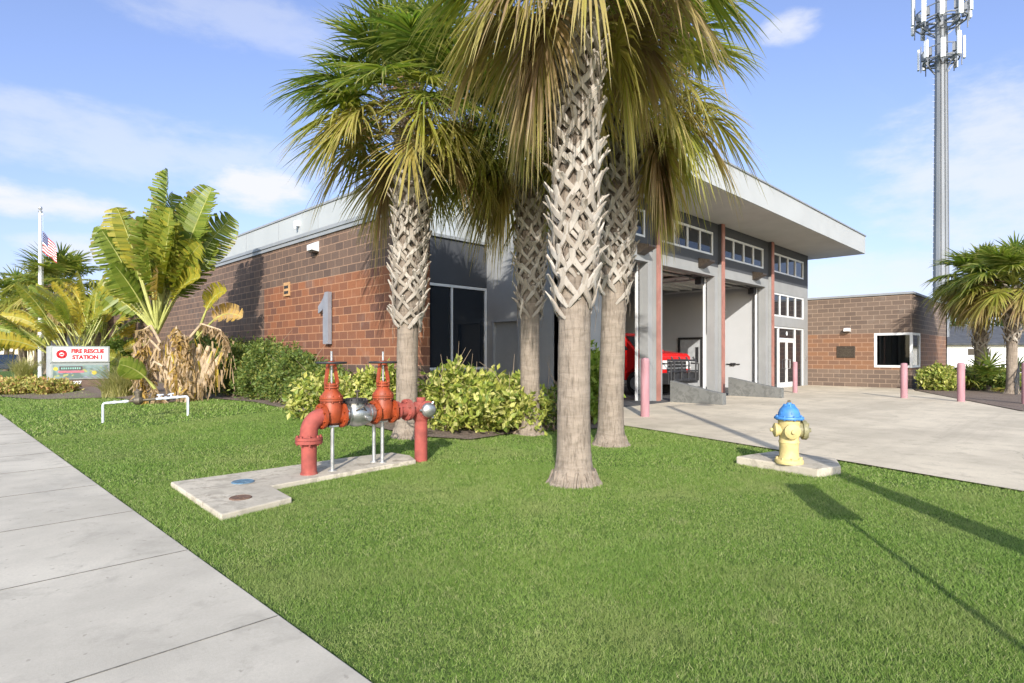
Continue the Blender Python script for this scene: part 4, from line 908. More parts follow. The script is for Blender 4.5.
def shrub(name, label, cat, loc, blobs, n, size, mat, seed, group=None, stems=6, aspect=.45, sprigs=0):
    t = thing(name, label, cat, loc, 0, group); rng = np.random.default_rng(seed); q = MB(); tot = sum(bb[3]*bb[4]*bb[5] for bb in blobs)
    for (x, y, z, rx, ry, rz) in blobs:
        k = int(n*(rx*ry*rz)/tot); leaf_cards(q, rng, (x, y, z), (rx, ry, rz), k, size, aspect=aspect); leaf_cards(q, rng, (x, y, z), (rx*.75, ry*.75, rz*.75), k//2, size, aspect=aspect, hollow=.2)
        for _ in range(16):   # small shoots breaking the outline
            d = nrm(rng.normal(0, 1, 3)+np.array([0,0,.5])); c = np.array((x, y, z))+d*np.array((rx, ry, rz))*rng.uniform(.9, 1.28); leaf_cards(q, rng, c, (rx*.16, ry*.16, rz*.30), max(10, k//30), size, aspect=aspect, hollow=.1)
    q.build('foliage', mat, t)
    s = MB()
    for k in range(stems*len(blobs)):
        bb = blobs[k % len(blobs)]; a = rng.uniform(0, 6.28); tipp = np.array(bb[:3])+np.array([math.cos(a)*bb[3]*.7, math.sin(a)*bb[4]*.7, bb[5]*rng.uniform(-.1, .7)])
        b0 = np.array([bb[0]+rng.normal(0, .12), bb[1]+rng.normal(0, .12), -.03]); s.tube([b0, (b0+tipp)/2+rng.normal(0, .05, 3), tipp], [.018, .012, .006], 5)
    for k in range(sprigs):
        bb = blobs[k % len(blobs)]; b0 = np.array([bb[0]+rng.normal(0, .2), bb[1]+rng.normal(0, .2), bb[2]+bb[5]*.6]); e_ = b0+np.array([rng.normal(0, .22), rng.normal(0, .22), rng.uniform(.3, .75)]); s.tube([b0, (b0+e_)/2+rng.normal(0, .03, 3), e_], [.007, .005, .003], 4)
    s.build('stems', M['twig'], t)
    return t
HG = 'green shrubs along the brick front'
hx = 6.35
for k, (y, z, ry, lab) in enumerate(((20.2, 1.0, .75, 'dark green shrub right next to the dead skirts of the fan palm'), (18.6, .85, .85, 'yellowish green shrub second from the fan palm, under the rust block edge'), (17.0, .85, .9, 'green shrub under the wall vent'), (15.3, .8, .9, 'tallest topped green shrub left of the numeral, with bright shoots'), (13.7, .68, .85, 'green shrub right below the numeral'), (12.3, .5, .7, 'smallest green shrub of the row, nearest the red valves'))):
    shrub('shrub', lab, 'shrub', (hx, y, float(ground(hx, y))), [(0,0,z*.8,.6,ry,z*.82),(.15,.4,z*1.3,.4,.45,z*.6),(-.1,-.35,z*1.15,.4,.45,z*.6),(-.25,.1,z*.6,.4,.6,z*.55)], 7500, .08, M['shrub'], 100+k, HG, sprigs=2)
CG = 'yellow variegated shrubs by the palms'
def px_shrub(u, v, *a, **k):
    p = at(u, v); return shrub(a[0], a[1], a[2], p, *a[3:], **k)
px_shrub(478, 431, 'variegated_shrub', 'large yellow green variegated shrub right of the red pipes under the tall windows', 'shrub', [(0,0,.5,.75,.75,.50),(-.45,.4,.55,.5,.5,.45),(.45,-.4,.45,.5,.5,.42),(-.1,.35,.75,.45,.45,.35),(.6,-.65,.35,.4,.4,.32)], 5200, .12, M['croton'], 120, CG, aspect=.5, sprigs=14, stems=8)
px_shrub(352, 420, 'variegated_shrub', 'yellow variegated shrub behind the two red valves', 'shrub', [(0,0,.4,.6,.6,.4),(-.4,.5,.42,.5,.5,.4),(.5,-.4,.45,.5,.5,.45)], 3400, .11, M['croton'], 121, CG, aspect=.5)
px_shrub(500, 425, 'variegated_shrub', 'variegated shrub in the shade at the foot of the shaded palm', 'shrub', [(0,0,.45,.5,.5,.45),(.3,-.3,.35,.4,.4,.35)], 1500, .12, M['croton'], 122, CG, aspect=.5)
px_shrub(592, 424, 'shrub', 'bright green leafy shrub peeking out between the two nearest trunks', 'shrub', [(0,0,.6,.4,.4,.6),(.1,.1,1.1,.3,.3,.45)], 900, .17, M['lightgreen'], 123, aspect=.5)
px_shrub(540, 430, 'shrub', 'low dark shrub with bare twigs beside the shaded palm trunk', 'shrub', [(0,0,.3,.45,.45,.3),(.3,-.2,.45,.3,.3,.4)], 700, .09, M['shrub'], 124, sprigs=8)
px_shrub(22, 394, 'low_shrub', 'low yellow and reddish shrub at the foot of the flagpole', 'shrub', [(0,0,.26,.8,.8,.28),(-.5,.5,.24,.7,.7,.26),(.55,-.45,.26,.7,.7,.28)], 4200, .11, M['croton_red'], 130, 'low bed shrubs in front of the sign', aspect=.5)
px_shrub(50, 394, 'low_shrub', 'low yellow and reddish shrub touching the left foot of the sign', 'shrub', [(0,0,.2,.5,.5,.22),(.35,-.2,.15,.4,.4,.18)], 3000, .11, M['croton_red'], 131, 'low bed shrubs in front of the sign', aspect=.5)
px_shrub(116, 381, 'round_shrub', 'bright green rounded shrub directly right of the sign', 'shrub', [(0,0,.8,.8,.8,.8),(.2,.2,1.35,.55,.55,.55),(-.3,-.3,.6,.6,.6,.6)], 5200, .12, M['lightgreen'], 132, aspect=.5)
shrub('yellow_shrub', 'rounded yellow green shrub at the corner of the block wing', 'shrub', (28.9,4.35,.03), [(0,0,.4,.62,.62,.45),(.3,.1,.5,.5,.5,.4),(-.35,-.1,.35,.45,.45,.35)], 3600, .13, M['croton'], 140, aspect=.5)
shrub('low_green_shrub', 'low green shrub between the two palms of the planting bed', 'shrub', (29.7,2.6,.03), [(0,0,.35,.6,.6,.4),(.5,.2,.4,.5,.5,.4)], 2200, .12, M['shrub'], 141, aspect=.5)
shrub('low_yellow_shrub', 'small yellow green shrub at the foot of the dark trunked palm', 'shrub', (31.5,3.6,.03), [(0,0,.4,.6,.6,.45)], 1800, .12, M['croton'], 142, aspect=.5)
def fan_shrub(loc, label, seed, n, Lb):
    t = thing('young_fan_palm', label, 'palm', loc); q = palm_crown(seed, n, Lb, .6, 26, (0,0,.15), dead=.0, wid=.06, low=15, hi=80); q.build('crown', M['frond'], t)
    b = MB(); b.lathe((0,0,-.03), [(.16,0),(.14,.2),(.08,.35)], 12); b.build('stump', M['fibre'], t)
fan_shrub((29.6,2.85,.03), 'trunkless young fan palm growing between the two bed palms', 150, 14, .8)
fan_shrub((31.4,1.9,.03), 'trunkless young fan palm behind the pale trunked palm', 151, 12, .8)
def tuft(u, v, label, seed, hgt, n, mat, spread=.5):
    p = at(u, v); t = MB(); rng = np.random.default_rng(seed); az = rng.uniform(0, 6.28, n); b0 = np.stack([rng.normal(0, .12, n), rng.normal(0, .12, n), np.zeros(n)-.02], 1); h = hgt*rng.uniform(.6, 1.1, n); o = spread*hgt*rng.uniform(.2, 1.3, n)
    s = np.stack([-np.sin(az), np.cos(az), 0*az], 1)*.008; prev = b0
    for k in range(1, 4):
        tt = k/3; cur = b0+np.stack([np.cos(az)*o*tt**1.7, np.sin(az)*o*tt**1.7, h*(1.25*tt-.35*tt*tt)], 1); t.quads(np.stack([prev-s, prev+s, cur+s*(1-tt*.6), cur-s*(1-tt*.6)], 1)); prev = cur
    tag(t.build('fountain_grass', mat, loc=p), label, 'grass clump', 'fountain grass clumps by the sign')
tuft(122, 397, 'bright fountain grass clump right of the sign base', 160, 1.0, 480, M['fountain'], .9)
tuft(112, 397, 'fountain grass clump in front of the sign base corner', 161, .6, 300, M['fountain'], .9)
tuft(24, 384, 'tan fountain grass clump behind the low shrub, by the slim palm', 162, 1.3, 500, M['fountain'], .7)

# ------------------------------------------------------------------ backflow valve assembly on its pad
b = MB(); pc = sum((Vector((*p, 0)) for p in PAD), Vector())/len(PAD)
b.prism([(x-pc.x, y-pc.y, 0) for x, y in PAD], (0,0,PADZ+.1)); 
o = b.build('concrete_pad', M['pad'], loc=(pc.x, pc.y, -.1), bevel=.012); tag(o, 'stained L shaped concrete pad under the red valve assembly', 'concrete pad')
def on_pad(u, v):
    r = raydir(u, v); d = (H-PADZ)/-r.z; return Vector((r.x*d, r.y*d, PADZ))
def cover(u, v, r, mat, label):
    p = on_pad(u, v); b = MB(); b.smooth = True; b.lathe((0,0,0), [(r,-.01),(r,.006),(r*.9,.012),(r*.86,.008),(.001,.009)], 28); b.box((-.012,-.05,.008),(.012,.05,.014)); tag(b.build('access_cover', mat, loc=p), label, 'cover', 'small round covers in the pad')
cover(243, 482, .115, simple('blue_cover', (.08,.15,.21), .6, var=.25, scale=20, dirt=((.3,.3,.3), .5)), 'small blue round cover set in the pad')
cover(240.5, 498, .10, simple('rusty_cover', (.13,.075,.05), .8, var=.3, scale=25), 'small rusty brown round cover set in the pad')
A = on_pad(309, 474); DY = A.y; X0 = A.x; ZC = .70
def xon(u): r = (u-CU)/F; return DY*(FX+FY*r)/(FY-FX*r)
X1 = xon(421); XA = xon(331.5); XB = xon(383)
vt_ = thing('backflow_assembly', 'red pipe backflow assembly with two orange red gate valves and steel body', 'valve assembly', (X0, DY, PADZ)); base = PADZ
def vp(name, mb, mat, parent=vt_): 
    o = mb.build(name, mat, parent); o.data.transform(Matrix.Translation((-X0, -DY, -base))); return o
def flange(mb, c, ax, r, th=.028, nb=8, m=0):
    c = Vector(c); ax = Vector(ax).normalized(); mb.lathe(c-ax*th/2, [(r,0),(r,th)], 28, ax, m)
    a = ax.cross(Vector((0,0,1)) if abs(ax.z) < .9 else Vector((1,0,0))).normalized(); bb = ax.cross(a)
    for k in range(nb):
        an = 2*math.pi*(k+.5)/nb; p = c+(a*math.cos(an)+bb*math.sin(an))*r*.84; mb.cyl(p-ax*(th/2+.022), p+ax*(th/2+.022), .013, 6, m)
rp = .085
b = MB(); b.smooth = True; b.cyl((X0, DY, base-.01), (X0, DY, .42), rp, 28); b.lathe((X0,DY,base), [(rp+.012,0),(rp+.008,.02)], 28); vp('riser_pipe', b, M['pipe_red'])
b = MB(); b.smooth = True; flange(b, (X0,DY,.425), (0,0,1), .15, .035); flange(b, (X0,DY,.462), (0,0,1), .15, .03); vp('flange', b, M['pipe_red'])
b = MB(); b.smooth = True; ac = min(.22, XA-.11-X0); b.tube([(X0,DY,.47)]+[(X0+ac-ac*math.cos(a), DY, ZC-ac+ac*math.sin(a)) for a in np.linspace(0, math.pi/2, 12)]+[(XA-.11,DY,ZC)], rp+.012, 28); vp('elbow', b, M['pipe_red'])
def gate_valve(x):
    b = MB(); b.smooth = True
    flange(b, (x-.125,DY,ZC), (1,0,0), .15, .03); flange(b, (x+.125,DY,ZC), (1,0,0), .15, .03)
    b.cyl((x-.12,DY,ZC), (x+.12,DY,ZC), rp+.015, 24); b.lathe((x,DY,ZC-.11), [(.05,0),(.10,.03),(.125,.11),(.125,.18),(.11,.25),(.105,.29)], 28)
    v = vp('gate_valve', b, M['valve_red'])
    b = MB(); b.smooth = True; flange(b, (x,DY,ZC+.185), (0,0,1), .135, .022, 8); flange(b, (x,DY,ZC+.21), (0,0,1), .135, .02, 8); b.lathe((x,DY,ZC+.22), [(.12,0),(.11,.03),(.075,.08),(.055,.11),(.055,.16)], 24); flange(b, (x,DY,ZC+.335), (0,0,1), .085, .018, 4); flange(b, (x,DY,ZC+.365), (0,0,1), .075, .016, 4)
    for sx in (-1, 1): b.prism([(x+sx*.075-.012, DY-.025, ZC+.37), (x+sx*.04-.012, DY-.02, ZC+.60), (x+sx*.04+.012, DY-.02, ZC+.60), (x+sx*.075+.012, DY-.025, ZC+.37)], (0,.05,0))
    b.lathe((x,DY,ZC+.59), [(.055,0),(.055,.03),(.035,.05)], 20); vp('bonnet', b, M['valve_red'], v)
    b = MB(); b.cyl((x,DY,ZC+.36), (x,DY,ZC+.755), .012, 10); vp('stem', b, M['steel'], v)
    b = MB(); b.smooth = True; zw = ZC+.62; b.tube([(x+.165*math.cos(a), DY+.165*math.sin(a), zw) for a in np.linspace(0, 2*math.pi, 33)], .013, 8, cap=False); b.lathe((x,DY,zw-.02), [(.035,0),(.035,.045)], 16)
    for k in range(5): a = 2*math.pi*k/5; b.bar((x,DY,zw), (x+.165*math.cos(a), DY+.165*math.sin(a), zw), .022, .012)
    vp('handwheel', b, M['black'], v)
gate_valve(XA); gate_valve(XB)
b = MB(); b.smooth = True; q_ = (XB-XA-.30)/.46
b.lathe((XA+.145,DY,ZC), [(r_, h_*q_) for r_, h_ in ((.10,0),(.105,.05),(.125,.09),(.15,.14),(.155,.22),(.15,.30),(.125,.36),(.105,.40),(.10,.46))], 32, (1,0,0)); b.lathe((XA+.31,DY,ZC+.05), [(.13,0),(.13,.09)], 28); b.lathe((XA+.185,DY,ZC), [(.135,0),(.135,.018)], 28, (1,0,0)); b.lathe((XA+.14+.38*q_,DY,ZC), [(.12,0),(.12,.018)], 28, (1,0,0)); b.cyl((XA+.4,DY-.15,ZC-.05),(XA+.4,DY-.19,ZC-.05),.03,12)
vp('check_body', b, M['cast'])
b = MB(); b.smooth = True; flange(b, (XA+.31,DY,ZC+.15), (0,0,1), .16, .03, 10); b.cyl((XA+.31,DY,ZC+.165),(XA+.31,DY,ZC+.19),.11,24); vp('body_lid', b, M['black'])
b = MB(); b.cyl((XA+.34,DY,ZC+.18),(XA+.34,DY,ZC+.29),.012,8); b.cyl((XA+.31,DY,ZC+.27),(XA+.37,DY,ZC+.27),.014,8); vp('test_cock', b, M['brass'])
b = MB(); b.tube([(XA+.24,DY-.14,ZC+.05),(XA+.31,DY-.19,ZC+.10),(XA+.38,DY-.14,ZC+.04)], .009, 6); vp('bypass_tube', b, M['brass'])
# outlet: tee, far riser and hose connection
b = MB(); b.smooth = True; b.tube([(XB+.13,DY,ZC),(X1+.03,DY,ZC)], rp, 26); b.cyl((X1,DY,-.02),(X1,DY,ZC-.02), rp, 26); b.lathe((X1,DY,ZC-.16), [(rp+.004,0),(rp+.03,.05),(rp+.035,.18),(rp+.01,.25)], 28); vp('outlet_tee', b, M['pipe_red'])
b = MB(); b.smooth = True; flange(b, ((XB+X1)/2+.07,DY,ZC), (1,0,0), .14, .05, 8); flange(b, (XB+.20,DY,ZC), (1,0,0), .12, .03, 6); b.cyl((X1,DY,ZC+.04),(X1,DY,ZC+.15),.06,20); vp('coupling', b, M['pipe_red'])
cdv = Vector((-.25,-.97,-.05)).normalized(); cb = Vector((X1+.02,DY-.06,ZC))
b = MB(); b.smooth = True; b.cyl(cb, cb+cdv*.10, .075, 22); flange(b, cb+cdv*.075, cdv, .115, .03, 6); vp('hose_outlet', b, M['pipe_red'])
b = MB(); b.smooth = True; b.lathe(cb+cdv*.10, [(.095,0),(.10,.03),(.09,.06),(.06,.08),(.001,.085)], 24, cdv)
for k in range(3): an = 2*math.pi*k/3; a_ = cdv.cross(Vector((0,0,1))).normalized(); b2_ = cdv.cross(a_); p = cb+cdv*.13+(a_*math.cos(an)+b2_*math.sin(an))*.095; b.cyl(p, p+(a_*math.cos(an)+b2_*math.sin(an))*.03, .016, 8)
vp('hose_cap', b, M['cast'])
for x, dy, sc_ in ((XA, -.02, 1), (XB+.01, .03, 1), (XB-.05, .13, 1)):
    b = MB(); b.smooth = True; b.cyl((x,DY+dy,base-.005),(x,DY+dy,ZC-.12),.022,14); b.lathe((x,DY+dy,base), [(.05,0),(.05,.012)], 16); b.box((x-.06,DY+dy-.04,ZC-.13),(x+.06,DY+dy+.04,ZC-.11)); vp('support_post', b, M['steel'])

# small irrigation backflow on the lawn
q0 = at(103,423); q1 = at(188,415.5)
ir = thing('irrigation_backflow', 'small white pipe loop with dark valve standing on the lawn', 'pipe', q0)
v01 = Vector((q1.x-q0.x, q1.y-q0.y, q1.z-q0.z)); hp = .40
def L_(t, z): return Vector((v01.x*t, v01.y*t, v01.z*t+z))
b = MB(); b.smooth = True; b.tube([L_(0,-.05),L_(0,hp-.03),L_(.01,hp-.01),L_(.03,hp),L_(.12,hp),L_(.121,hp),L_(.15,hp),L_(.151,hp),L_(.25,hp),L_(.251,hp),L_(.28,hp),L_(.281,hp),L_(.30,hp)], [.024]*5+[.034,.034,.024,.024,.034,.034,.024,.024], 12); b.build('pipe', M['pvc'], ir)
b = MB(); b.smooth = True; b.tube([L_(.62,hp),L_(.72,hp),L_(.721,hp),L_(.75,hp),L_(.751,hp),L_(.86,hp),L_(.861,hp),L_(.89,hp),L_(.891,hp),L_(.97,hp),L_(.99,hp-.01),L_(1,hp-.03),L_(1,-.05)], [.024,.024,.034,.034,.024,.024,.034,.034]+[.024]*5, 12); b.build('pipe', M['pvc'], ir)
b = MB(); b.smooth = True; b.tube([L_(.30,hp),L_(.62,hp)], .028, 12); b.tube([L_(.35,hp),L_(.38,hp),L_(.44,hp),L_(.47,hp)], [.04,.09,.09,.04], 14); b.cyl(L_(.41,hp),L_(.41,hp+.17),.065,16); b.cyl(L_(.41,hp+.15),L_(.41,hp+.20),.075,16); b.build('valve_body', M['brass'], ir)
b = MB(); b.tube([L_(.66,hp),L_(.66,hp+.07)], .02, 8); b.bar(L_(.63,hp+.08),L_(.71,hp+.08),.03,.02); b.tube([L_(.8,hp),L_(.8,hp+.06)], .02, 8); b.bar(L_(.76,hp+.07),L_(.83,hp+.09),.03,.02); b.build('shutoff_lever', simple('pale_blue', (.45,.52,.66), .5), ir)

# ------------------------------------------------------------------ hydrant on its slab
b = MB(); hc = sum((Vector((*p, 0)) for p in HP), Vector())/len(HP); b.prism([(x-hc.x, y-hc.y, 0) for x, y in HP], (0,0,.20)); tag(b.build('hydrant_slab', M['pad'], loc=(hc.x, hc.y, -.10), bevel=.015), 'small cracked concrete slab under the yellow hydrant', 'concrete slab')
HZ = .098; rr = raydir(789, 463); dd = (H-HZ)/-rr.z; hp_ = Vector((rr.x*dd, rr.y*dd, HZ)); k_ = .70/.72
hy = thing('fire_hydrant', 'yellow fire hydrant with blue bonnet on a concrete slab', 'hydrant', hp_, math.atan2(-.55, -.83))
b = MB(); b.smooth = True; b.lathe((0,0,0), [(.16,0),(.165,.02),(.16,.045),(.125,.06),(.112,.09),(.108,.20),(.113,.245),(.118,.25),(.118,.268),(.11,.28),(.11,.36),(.122,.42),(.125,.52),(.122,.535)], 36)
for k in range(8): a = 2*math.pi*k/8; b.cyl((.138*math.cos(a),.138*math.sin(a),.04),(.138*math.cos(a),.138*math.sin(a),.075),.014,6)
b.build('barrel', M['hyd_y'], hy)
b = MB(); b.smooth = True; b.lathe((0,0,.535), [(.165,0),(.17,.012),(.165,.03),(.128,.035),(.122,.07),(.105,.12),(.07,.16),(.03,.175),(.028,.20),(.001,.203)], 36)
for k in range(8): a = 2*math.pi*k/8+.2; b.cyl((.145*math.cos(a),.145*math.sin(a),.525),(.145*math.cos(a),.145*math.sin(a),.582),.013,6); 
for k in range(6): a = 2*math.pi*k/6; b.bar((.12*math.cos(a),.12*math.sin(a),.60),(.05*math.cos(a),.05*math.sin(a),.715),.014,.02)
b.build('bonnet', M['hyd_b'], hy)
b = MB(); b.lathe((0,0,.73), [(.020,0),(.016,.035)], 5); b.build('operating_nut', M['brass'], hy)
b = MB(); b.smooth = True; b.lathe((.08,0,.40), [(.075,0),(.075,.05),(.088,.055),(.09,.085),(.06,.10),(.022,.105),(.022,.135),(.001,.137)], 24, (1,0,0)); b.build('hose_cap', M['hyd_y'], hy)
b = MB(); b.smooth = True; b.lathe((0,.09,.405), [(.09,0),(.09,.05),(.115,.055),(.118,.10),(.09,.115),(.026,.12),(.026,.155),(.001,.158)], 26, (0,1,0))
for k in range(6): a = 2*math.pi*k/6; b.bar((.10*math.cos(a),.205,.405+.10*math.sin(a)),(.03*math.cos(a),.212,.405+.03*math.sin(a)),.016,.012)
b.build('pumper_cap', M['hyd_cap'], hy)
b = MB(); b.smooth = True; b.lathe((0,-.08,.40), [(.07,0),(.07,.05),(.083,.055),(.085,.085),(.055,.10),(.022,.105),(.022,.135),(.001,.137)], 24, (0,-1,0)); b.build('hose_cap', M['hyd_y'], hy)

# ------------------------------------------------------------------ station sign, flagpole, flag
SGY = 27.2; sx0, sx1 = 3.38, 5.2; sgz = float(ground(4.3, SGY)); W_ = sx1-sx0
sg = thing('station_sign', 'fire station sign with white name panel above a colour message board', 'sign', (sx0, SGY, sgz))
M['sign_white'] = simple('sign_white', (.80,.80,.78), .5, var=.02); M['sign_red'] = simple('sign_red', (.55,.02,.025), .5, var=.04); M['cab'] = simple('sign_cabinet', (.30,.33,.31), .5, var=.06)
zt = H+(356-346)/F*22.0-sgz; zm = H-(362.6-356)/F*22-sgz; zb = H-(379.5-356)/F*22-sgz
b = MB(); b.box((0,0,zm),(W_,.35,zt)); b.box((0,0.0,zb),(W_,.35,zm-.03)); b.box((.02,.03,zm-.03),(W_-.02,.32,zm)); cab = b.build('cabinet', M['cab'], sg, bevel=.012)
b = MB(); b.box((-.10,.1,0),(-.002,.25,zt-.02)); b.build('side_post', M['frame_grey'], sg)
b = MB(); b.box((.06,-.012,zm+.05),(W_-.06,-.002,zt-.06)); b.build('name_panel', M['sign_white'], sg)
zc = (zt+zm)/2
text('lettering', 'FIRE RESCUE', .215, M['sign_red'], sg, (W_*.615, -.016, zc+.115), bold=.010, sx=.86); text('lettering', 'STATION 1', .205, M['sign_red'], sg, (W_*.615, -.016, zc-.115), bold=.010, sx=.95)
# round maltese emblem
b = MB(); ec = (W_*.175, zc); rb = .155
for k in range(4):
    a = math.pi/2*k; c_, s_ = math.cos(a), math.sin(a); pts = [(.03,-.05),(.115,-.125),(.155,-.06),(.163,0),(.155,.06),(.115,.125),(.03,.05)]
    b.prism([(ec[0]+x*c_-y*s_, -.014, ec[1]+x*s_+y*c_) for x, y in pts], (0,-.005,0))
b.lathe((ec[0],-.013,ec[1]), [(.095,0),(.095,.012)], 28, (0,-1,0)); em = b.build('emblem', M['sign_red'], sg)
b = MB(); b.lathe((ec[0],-.024,ec[1]), [(.07,0),(.07,.003)], 24, (0,-1,0)); b.build('emblem_ring', M['sign_white'], em)
b = MB(); b.box((ec[0]-.05,-.031,ec[1]-.03),(ec[0]+.05,-.028,ec[1]+.015)); b.bar((ec[0]-.04,-.03,ec[1]-.04),(ec[0]+.04,-.03,ec[1]+.05),.016,.004); b.build('emblem_mark', M['sign_red'], em)
def led():
    m, t, p = newmat('message_board'); tc = t.nodes.new('ShaderNodeTexCoord').outputs['Object']
    v = t.nodes.new('ShaderNodeTexNoise'); v.inputs['Scale'].default_value = 2.6; v.inputs['Detail'].default_value = 2; t.links.new(tc, v.inputs['Vector'])
    c = mixc(t, ramp(t, noise(t, 3.1, 2, .5, tc), .42, .58), (.13,.18,.165), (.22,.30,.29)); c = mixc(t, ramp(t, noise(t, 4.2, 2, .5, tc, (1,1,2.2)), .56, .64), c, (.26,.26,.34))
    c = mixc(t, ramp(t, noise(t, 5.5, 1, .5, tc), .62, .68), c, (.34,.37,.14)); t.links.new(c, p.inputs['Base Color']); p.inputs['Roughness'].default_value = .35
    t.links.new(c, p.inputs['Emission Color']); p.inputs['Emission Strength'].default_value = .12
    return m
b = MB(); b.box((.06,-.012,zb+.05),(W_-.06,-.002,zm-.09)); mbd = b.build('message_board', led(), sg)
zl = zb+.05; hl = zm-.09-zl
b = MB(); b.box((.25,-.017,zl+hl*.60),(.95,-.0125,zl+hl*.90)); b.build('message_banner', simple('banner_dark', (.10,.075,.08), .5), mbd)
b = MB(); b.box((.22,-.018,zl+hl*.42),(1.0,-.0125,zl+hl*.57)); b.build('message_line', simple('banner_pink', (.55,.16,.20), .5), mbd)
b = MB(); 
for k in range(9): b.box((.30+k*.068,-.022,zl+hl*.68),(.345+k*.068,-.0175,zl+hl*.82))
b.build('message_glyphs', simple('glyph_teal', (.25,.5,.42), .5), mbd)
b = MB(); b.lathe((.14,-.0125,zl+hl*.72), [(.07,0),(.07,.006)], 16, (0,-1,0)); b.lathe((1.32,-.0125,zl+hl*.4), [(.08,0),(.08,.006)], 16, (0,-1,0)); b.build('message_dot', simple('dot_yellow', (.6,.5,.08), .5), mbd)
b = MB(); b.box((.45,.04,-.05),(W_-.10,.31,zb)); bs = b.build('brick_base', simple('sign_base', (.17,.115,.085), .85, bmp=.4, bscale=30), sg)
text('house_number', '407', .20, M['sign_white'], sg, (.78, .03, zb-.14), bold=.006)
# flagpole
rr = raydir(40.3, 356); d = 29.5; fp = Vector((rr.x*d, rr.y*d, float(ground(rr.x*d, rr.y*d)))); ft = H+(356-212)/F*d-fp.z
fl = thing('flagpole', 'tall white metal flagpole behind the low shrubs', 'flagpole', fp)
b = MB(); b.smooth = True; b.tube([(0,0,-.05),(0,0,ft*.5),(0,0,ft)], [.10,.09,.06], 16); b.lathe((0,0,0), [(.16,0),(.15,.08),(.11,.14)], 20); b.build('pole', simple('pole_white', (.70,.71,.72), .35, var=.04), fl)
b = MB(); b.smooth = True; b.lathe((0,0,ft-.02), [(.09,0),(.10,.05),(.05,.09),(.04,.12),(.08,.17),(.09,.22),(.07,.28),(.001,.31)], 18); b.build('finial', M['steel'], fl)
b = MB(); b.tube([(.11,-.04,1.2),(.10,-.04,ft-.2)], .006, 5); b.lathe((.10,-.04,ft-.16), [(.04,0),(.04,.08)], 10); b.build('halyard', M['frame'], fl)
def flag_mats():
    return [simple('flag_red', (.36,.02,.03), .8, var=.06), simple('flag_white', (.55,.54,.53), .8, var=.04), simple('flag_blue', (.018,.03,.11), .8, var=.08)]
b = MB(); b.smooth = True; nx, ny = 39, 26; fw, fh = 1.75, 1.05; side = Vector((FY, -FX, 0)); dep = Vector((FX, FY, 0))
def fpt(i, j):
    s_ = i/nx; t_ = j/ny    # t_=0 top
    droop = s_**1.0*.95; x = s_*fw*.42; return side*(x+.02)+dep*(.06*math.sin(s_*11+t_*1.2)*s_**.5)+Vector((0,0,-t_*fh*(1-.25*s_)-droop*1.15*fw*.44))
idx = [[b.vert(fpt(i, j)) for j in range(ny+1)] for i in range(nx+1)]
for i in range(nx):
    for j in range(ny):
        m = 2 if (i < nx*.4 and j < 14) else (0 if (j//2) % 2 == 0 else 1)
        if m == 2 and i % 3 == 1 and j % 3 == 1: m = 1
        b.face((idx[i][j], idx[i+1][j], idx[i+1][j+1], idx[i][j+1]), m)
tag(b.build('flag', flag_mats(), loc=fp+Vector((0,0,ft-.95))+side*.10), 'stars and stripes flag hanging limp from the flagpole', 'flag')

# ------------------------------------------------------------------ phone mast beyond the wing
rr = raydir(941, 356); d = 52; mp_ = Vector((rr.x*d, rr.y*d, 0)); top = 33.5
ms = thing('phone_mast', 'tall grey steel phone mast with clustered white antennas', 'mast', mp_)
M['mast'] = simple('mast_steel', (.20,.215,.235), .6, .1, var=.10, scale=1.2, sc_=(1,1,.15)); M['ant'] = simple('antenna_white', (.72,.73,.72), .5, var=.04)
b = MB(); b.smooth = False; b.tube([(0,0,-.1),(0,0,15),(0,0,top)], [.66,.55,.42], 12); b.build('mast_pole', M['mast'], ms)
b = MB()
for a in (3.3, 3.9, 4.6, 5.3):
    b.tube([(.62*math.cos(a),.62*math.sin(a),0),(.46*math.cos(a),.46*math.sin(a),top-3)], .05, 6)
b.build('cable_run', simple('cable_dark', (.10,.105,.11), .6), ms)
b = MB()
for k in range(58): z = 3+k*.5; rd = .70-.2*z/top; b.bar((-rd*FY, rd*FX, z), (-(rd+.22)*FY, (rd+.22)*FX, z), .03, .03)
b.build('climbing_pegs', M['steel'], ms)
def platform(z, R_, nant, ha, seed):
    rg = random.Random(seed); pl = MB()
    for rad in (R_, R_*.72): pl.tube([(rad*math.cos(a), rad*math.sin(a), z) for a in np.linspace(0, 2*math.pi, 13)], .07, 6, cap=False)
    pl.tube([(R_*math.cos(a), R_*math.sin(a), z+1.0) for a in np.linspace(0, 2*math.pi, 13)], .05, 6, cap=False)
    for k in range(6): a = math.pi/3*k; pl.bar((0,0,z), (R_*math.cos(a), R_*math.sin(a), z), .16, .14); pl.bar((.4*math.cos(a),.4*math.sin(a),z-1.2),(R_*.9*math.cos(a),R_*.9*math.sin(a),z),.08,.08)
    p = pl.build('antenna_platform', M['mast'], ms)
    for k in range(nant):
        a = 2*math.pi*(k+.3)/nant; rr_ = R_+.12; x, y = rr_*math.cos(a), rr_*math.sin(a); h_ = ha*rg.uniform(.8, 1.05); zz = z+rg.uniform(-.5, .2)
        g = MB(); rd = Vector((math.cos(a), math.sin(a), 0)); g.bar(Vector((x,y,zz))+rd*.18, Vector((x,y,zz+h_))+rd*.18, .34, .16, up=rd); g.build('antenna', M['ant'], p, bevel=.02)
        g = MB(); g.tube([(x,y,z-.7),(x,y,zz+h_+.3)], .045, 6); g.box((x*.86-.16,y*.86-.16,z+.3),(x*.86+.16,y*.86+.16,z+.95)); g.build('antenna_mount', M['mast'], p)
platform(27.6, 1.35, 8, 1.9, 3); platform(31.0, 1.9, 10, 2.4, 4)

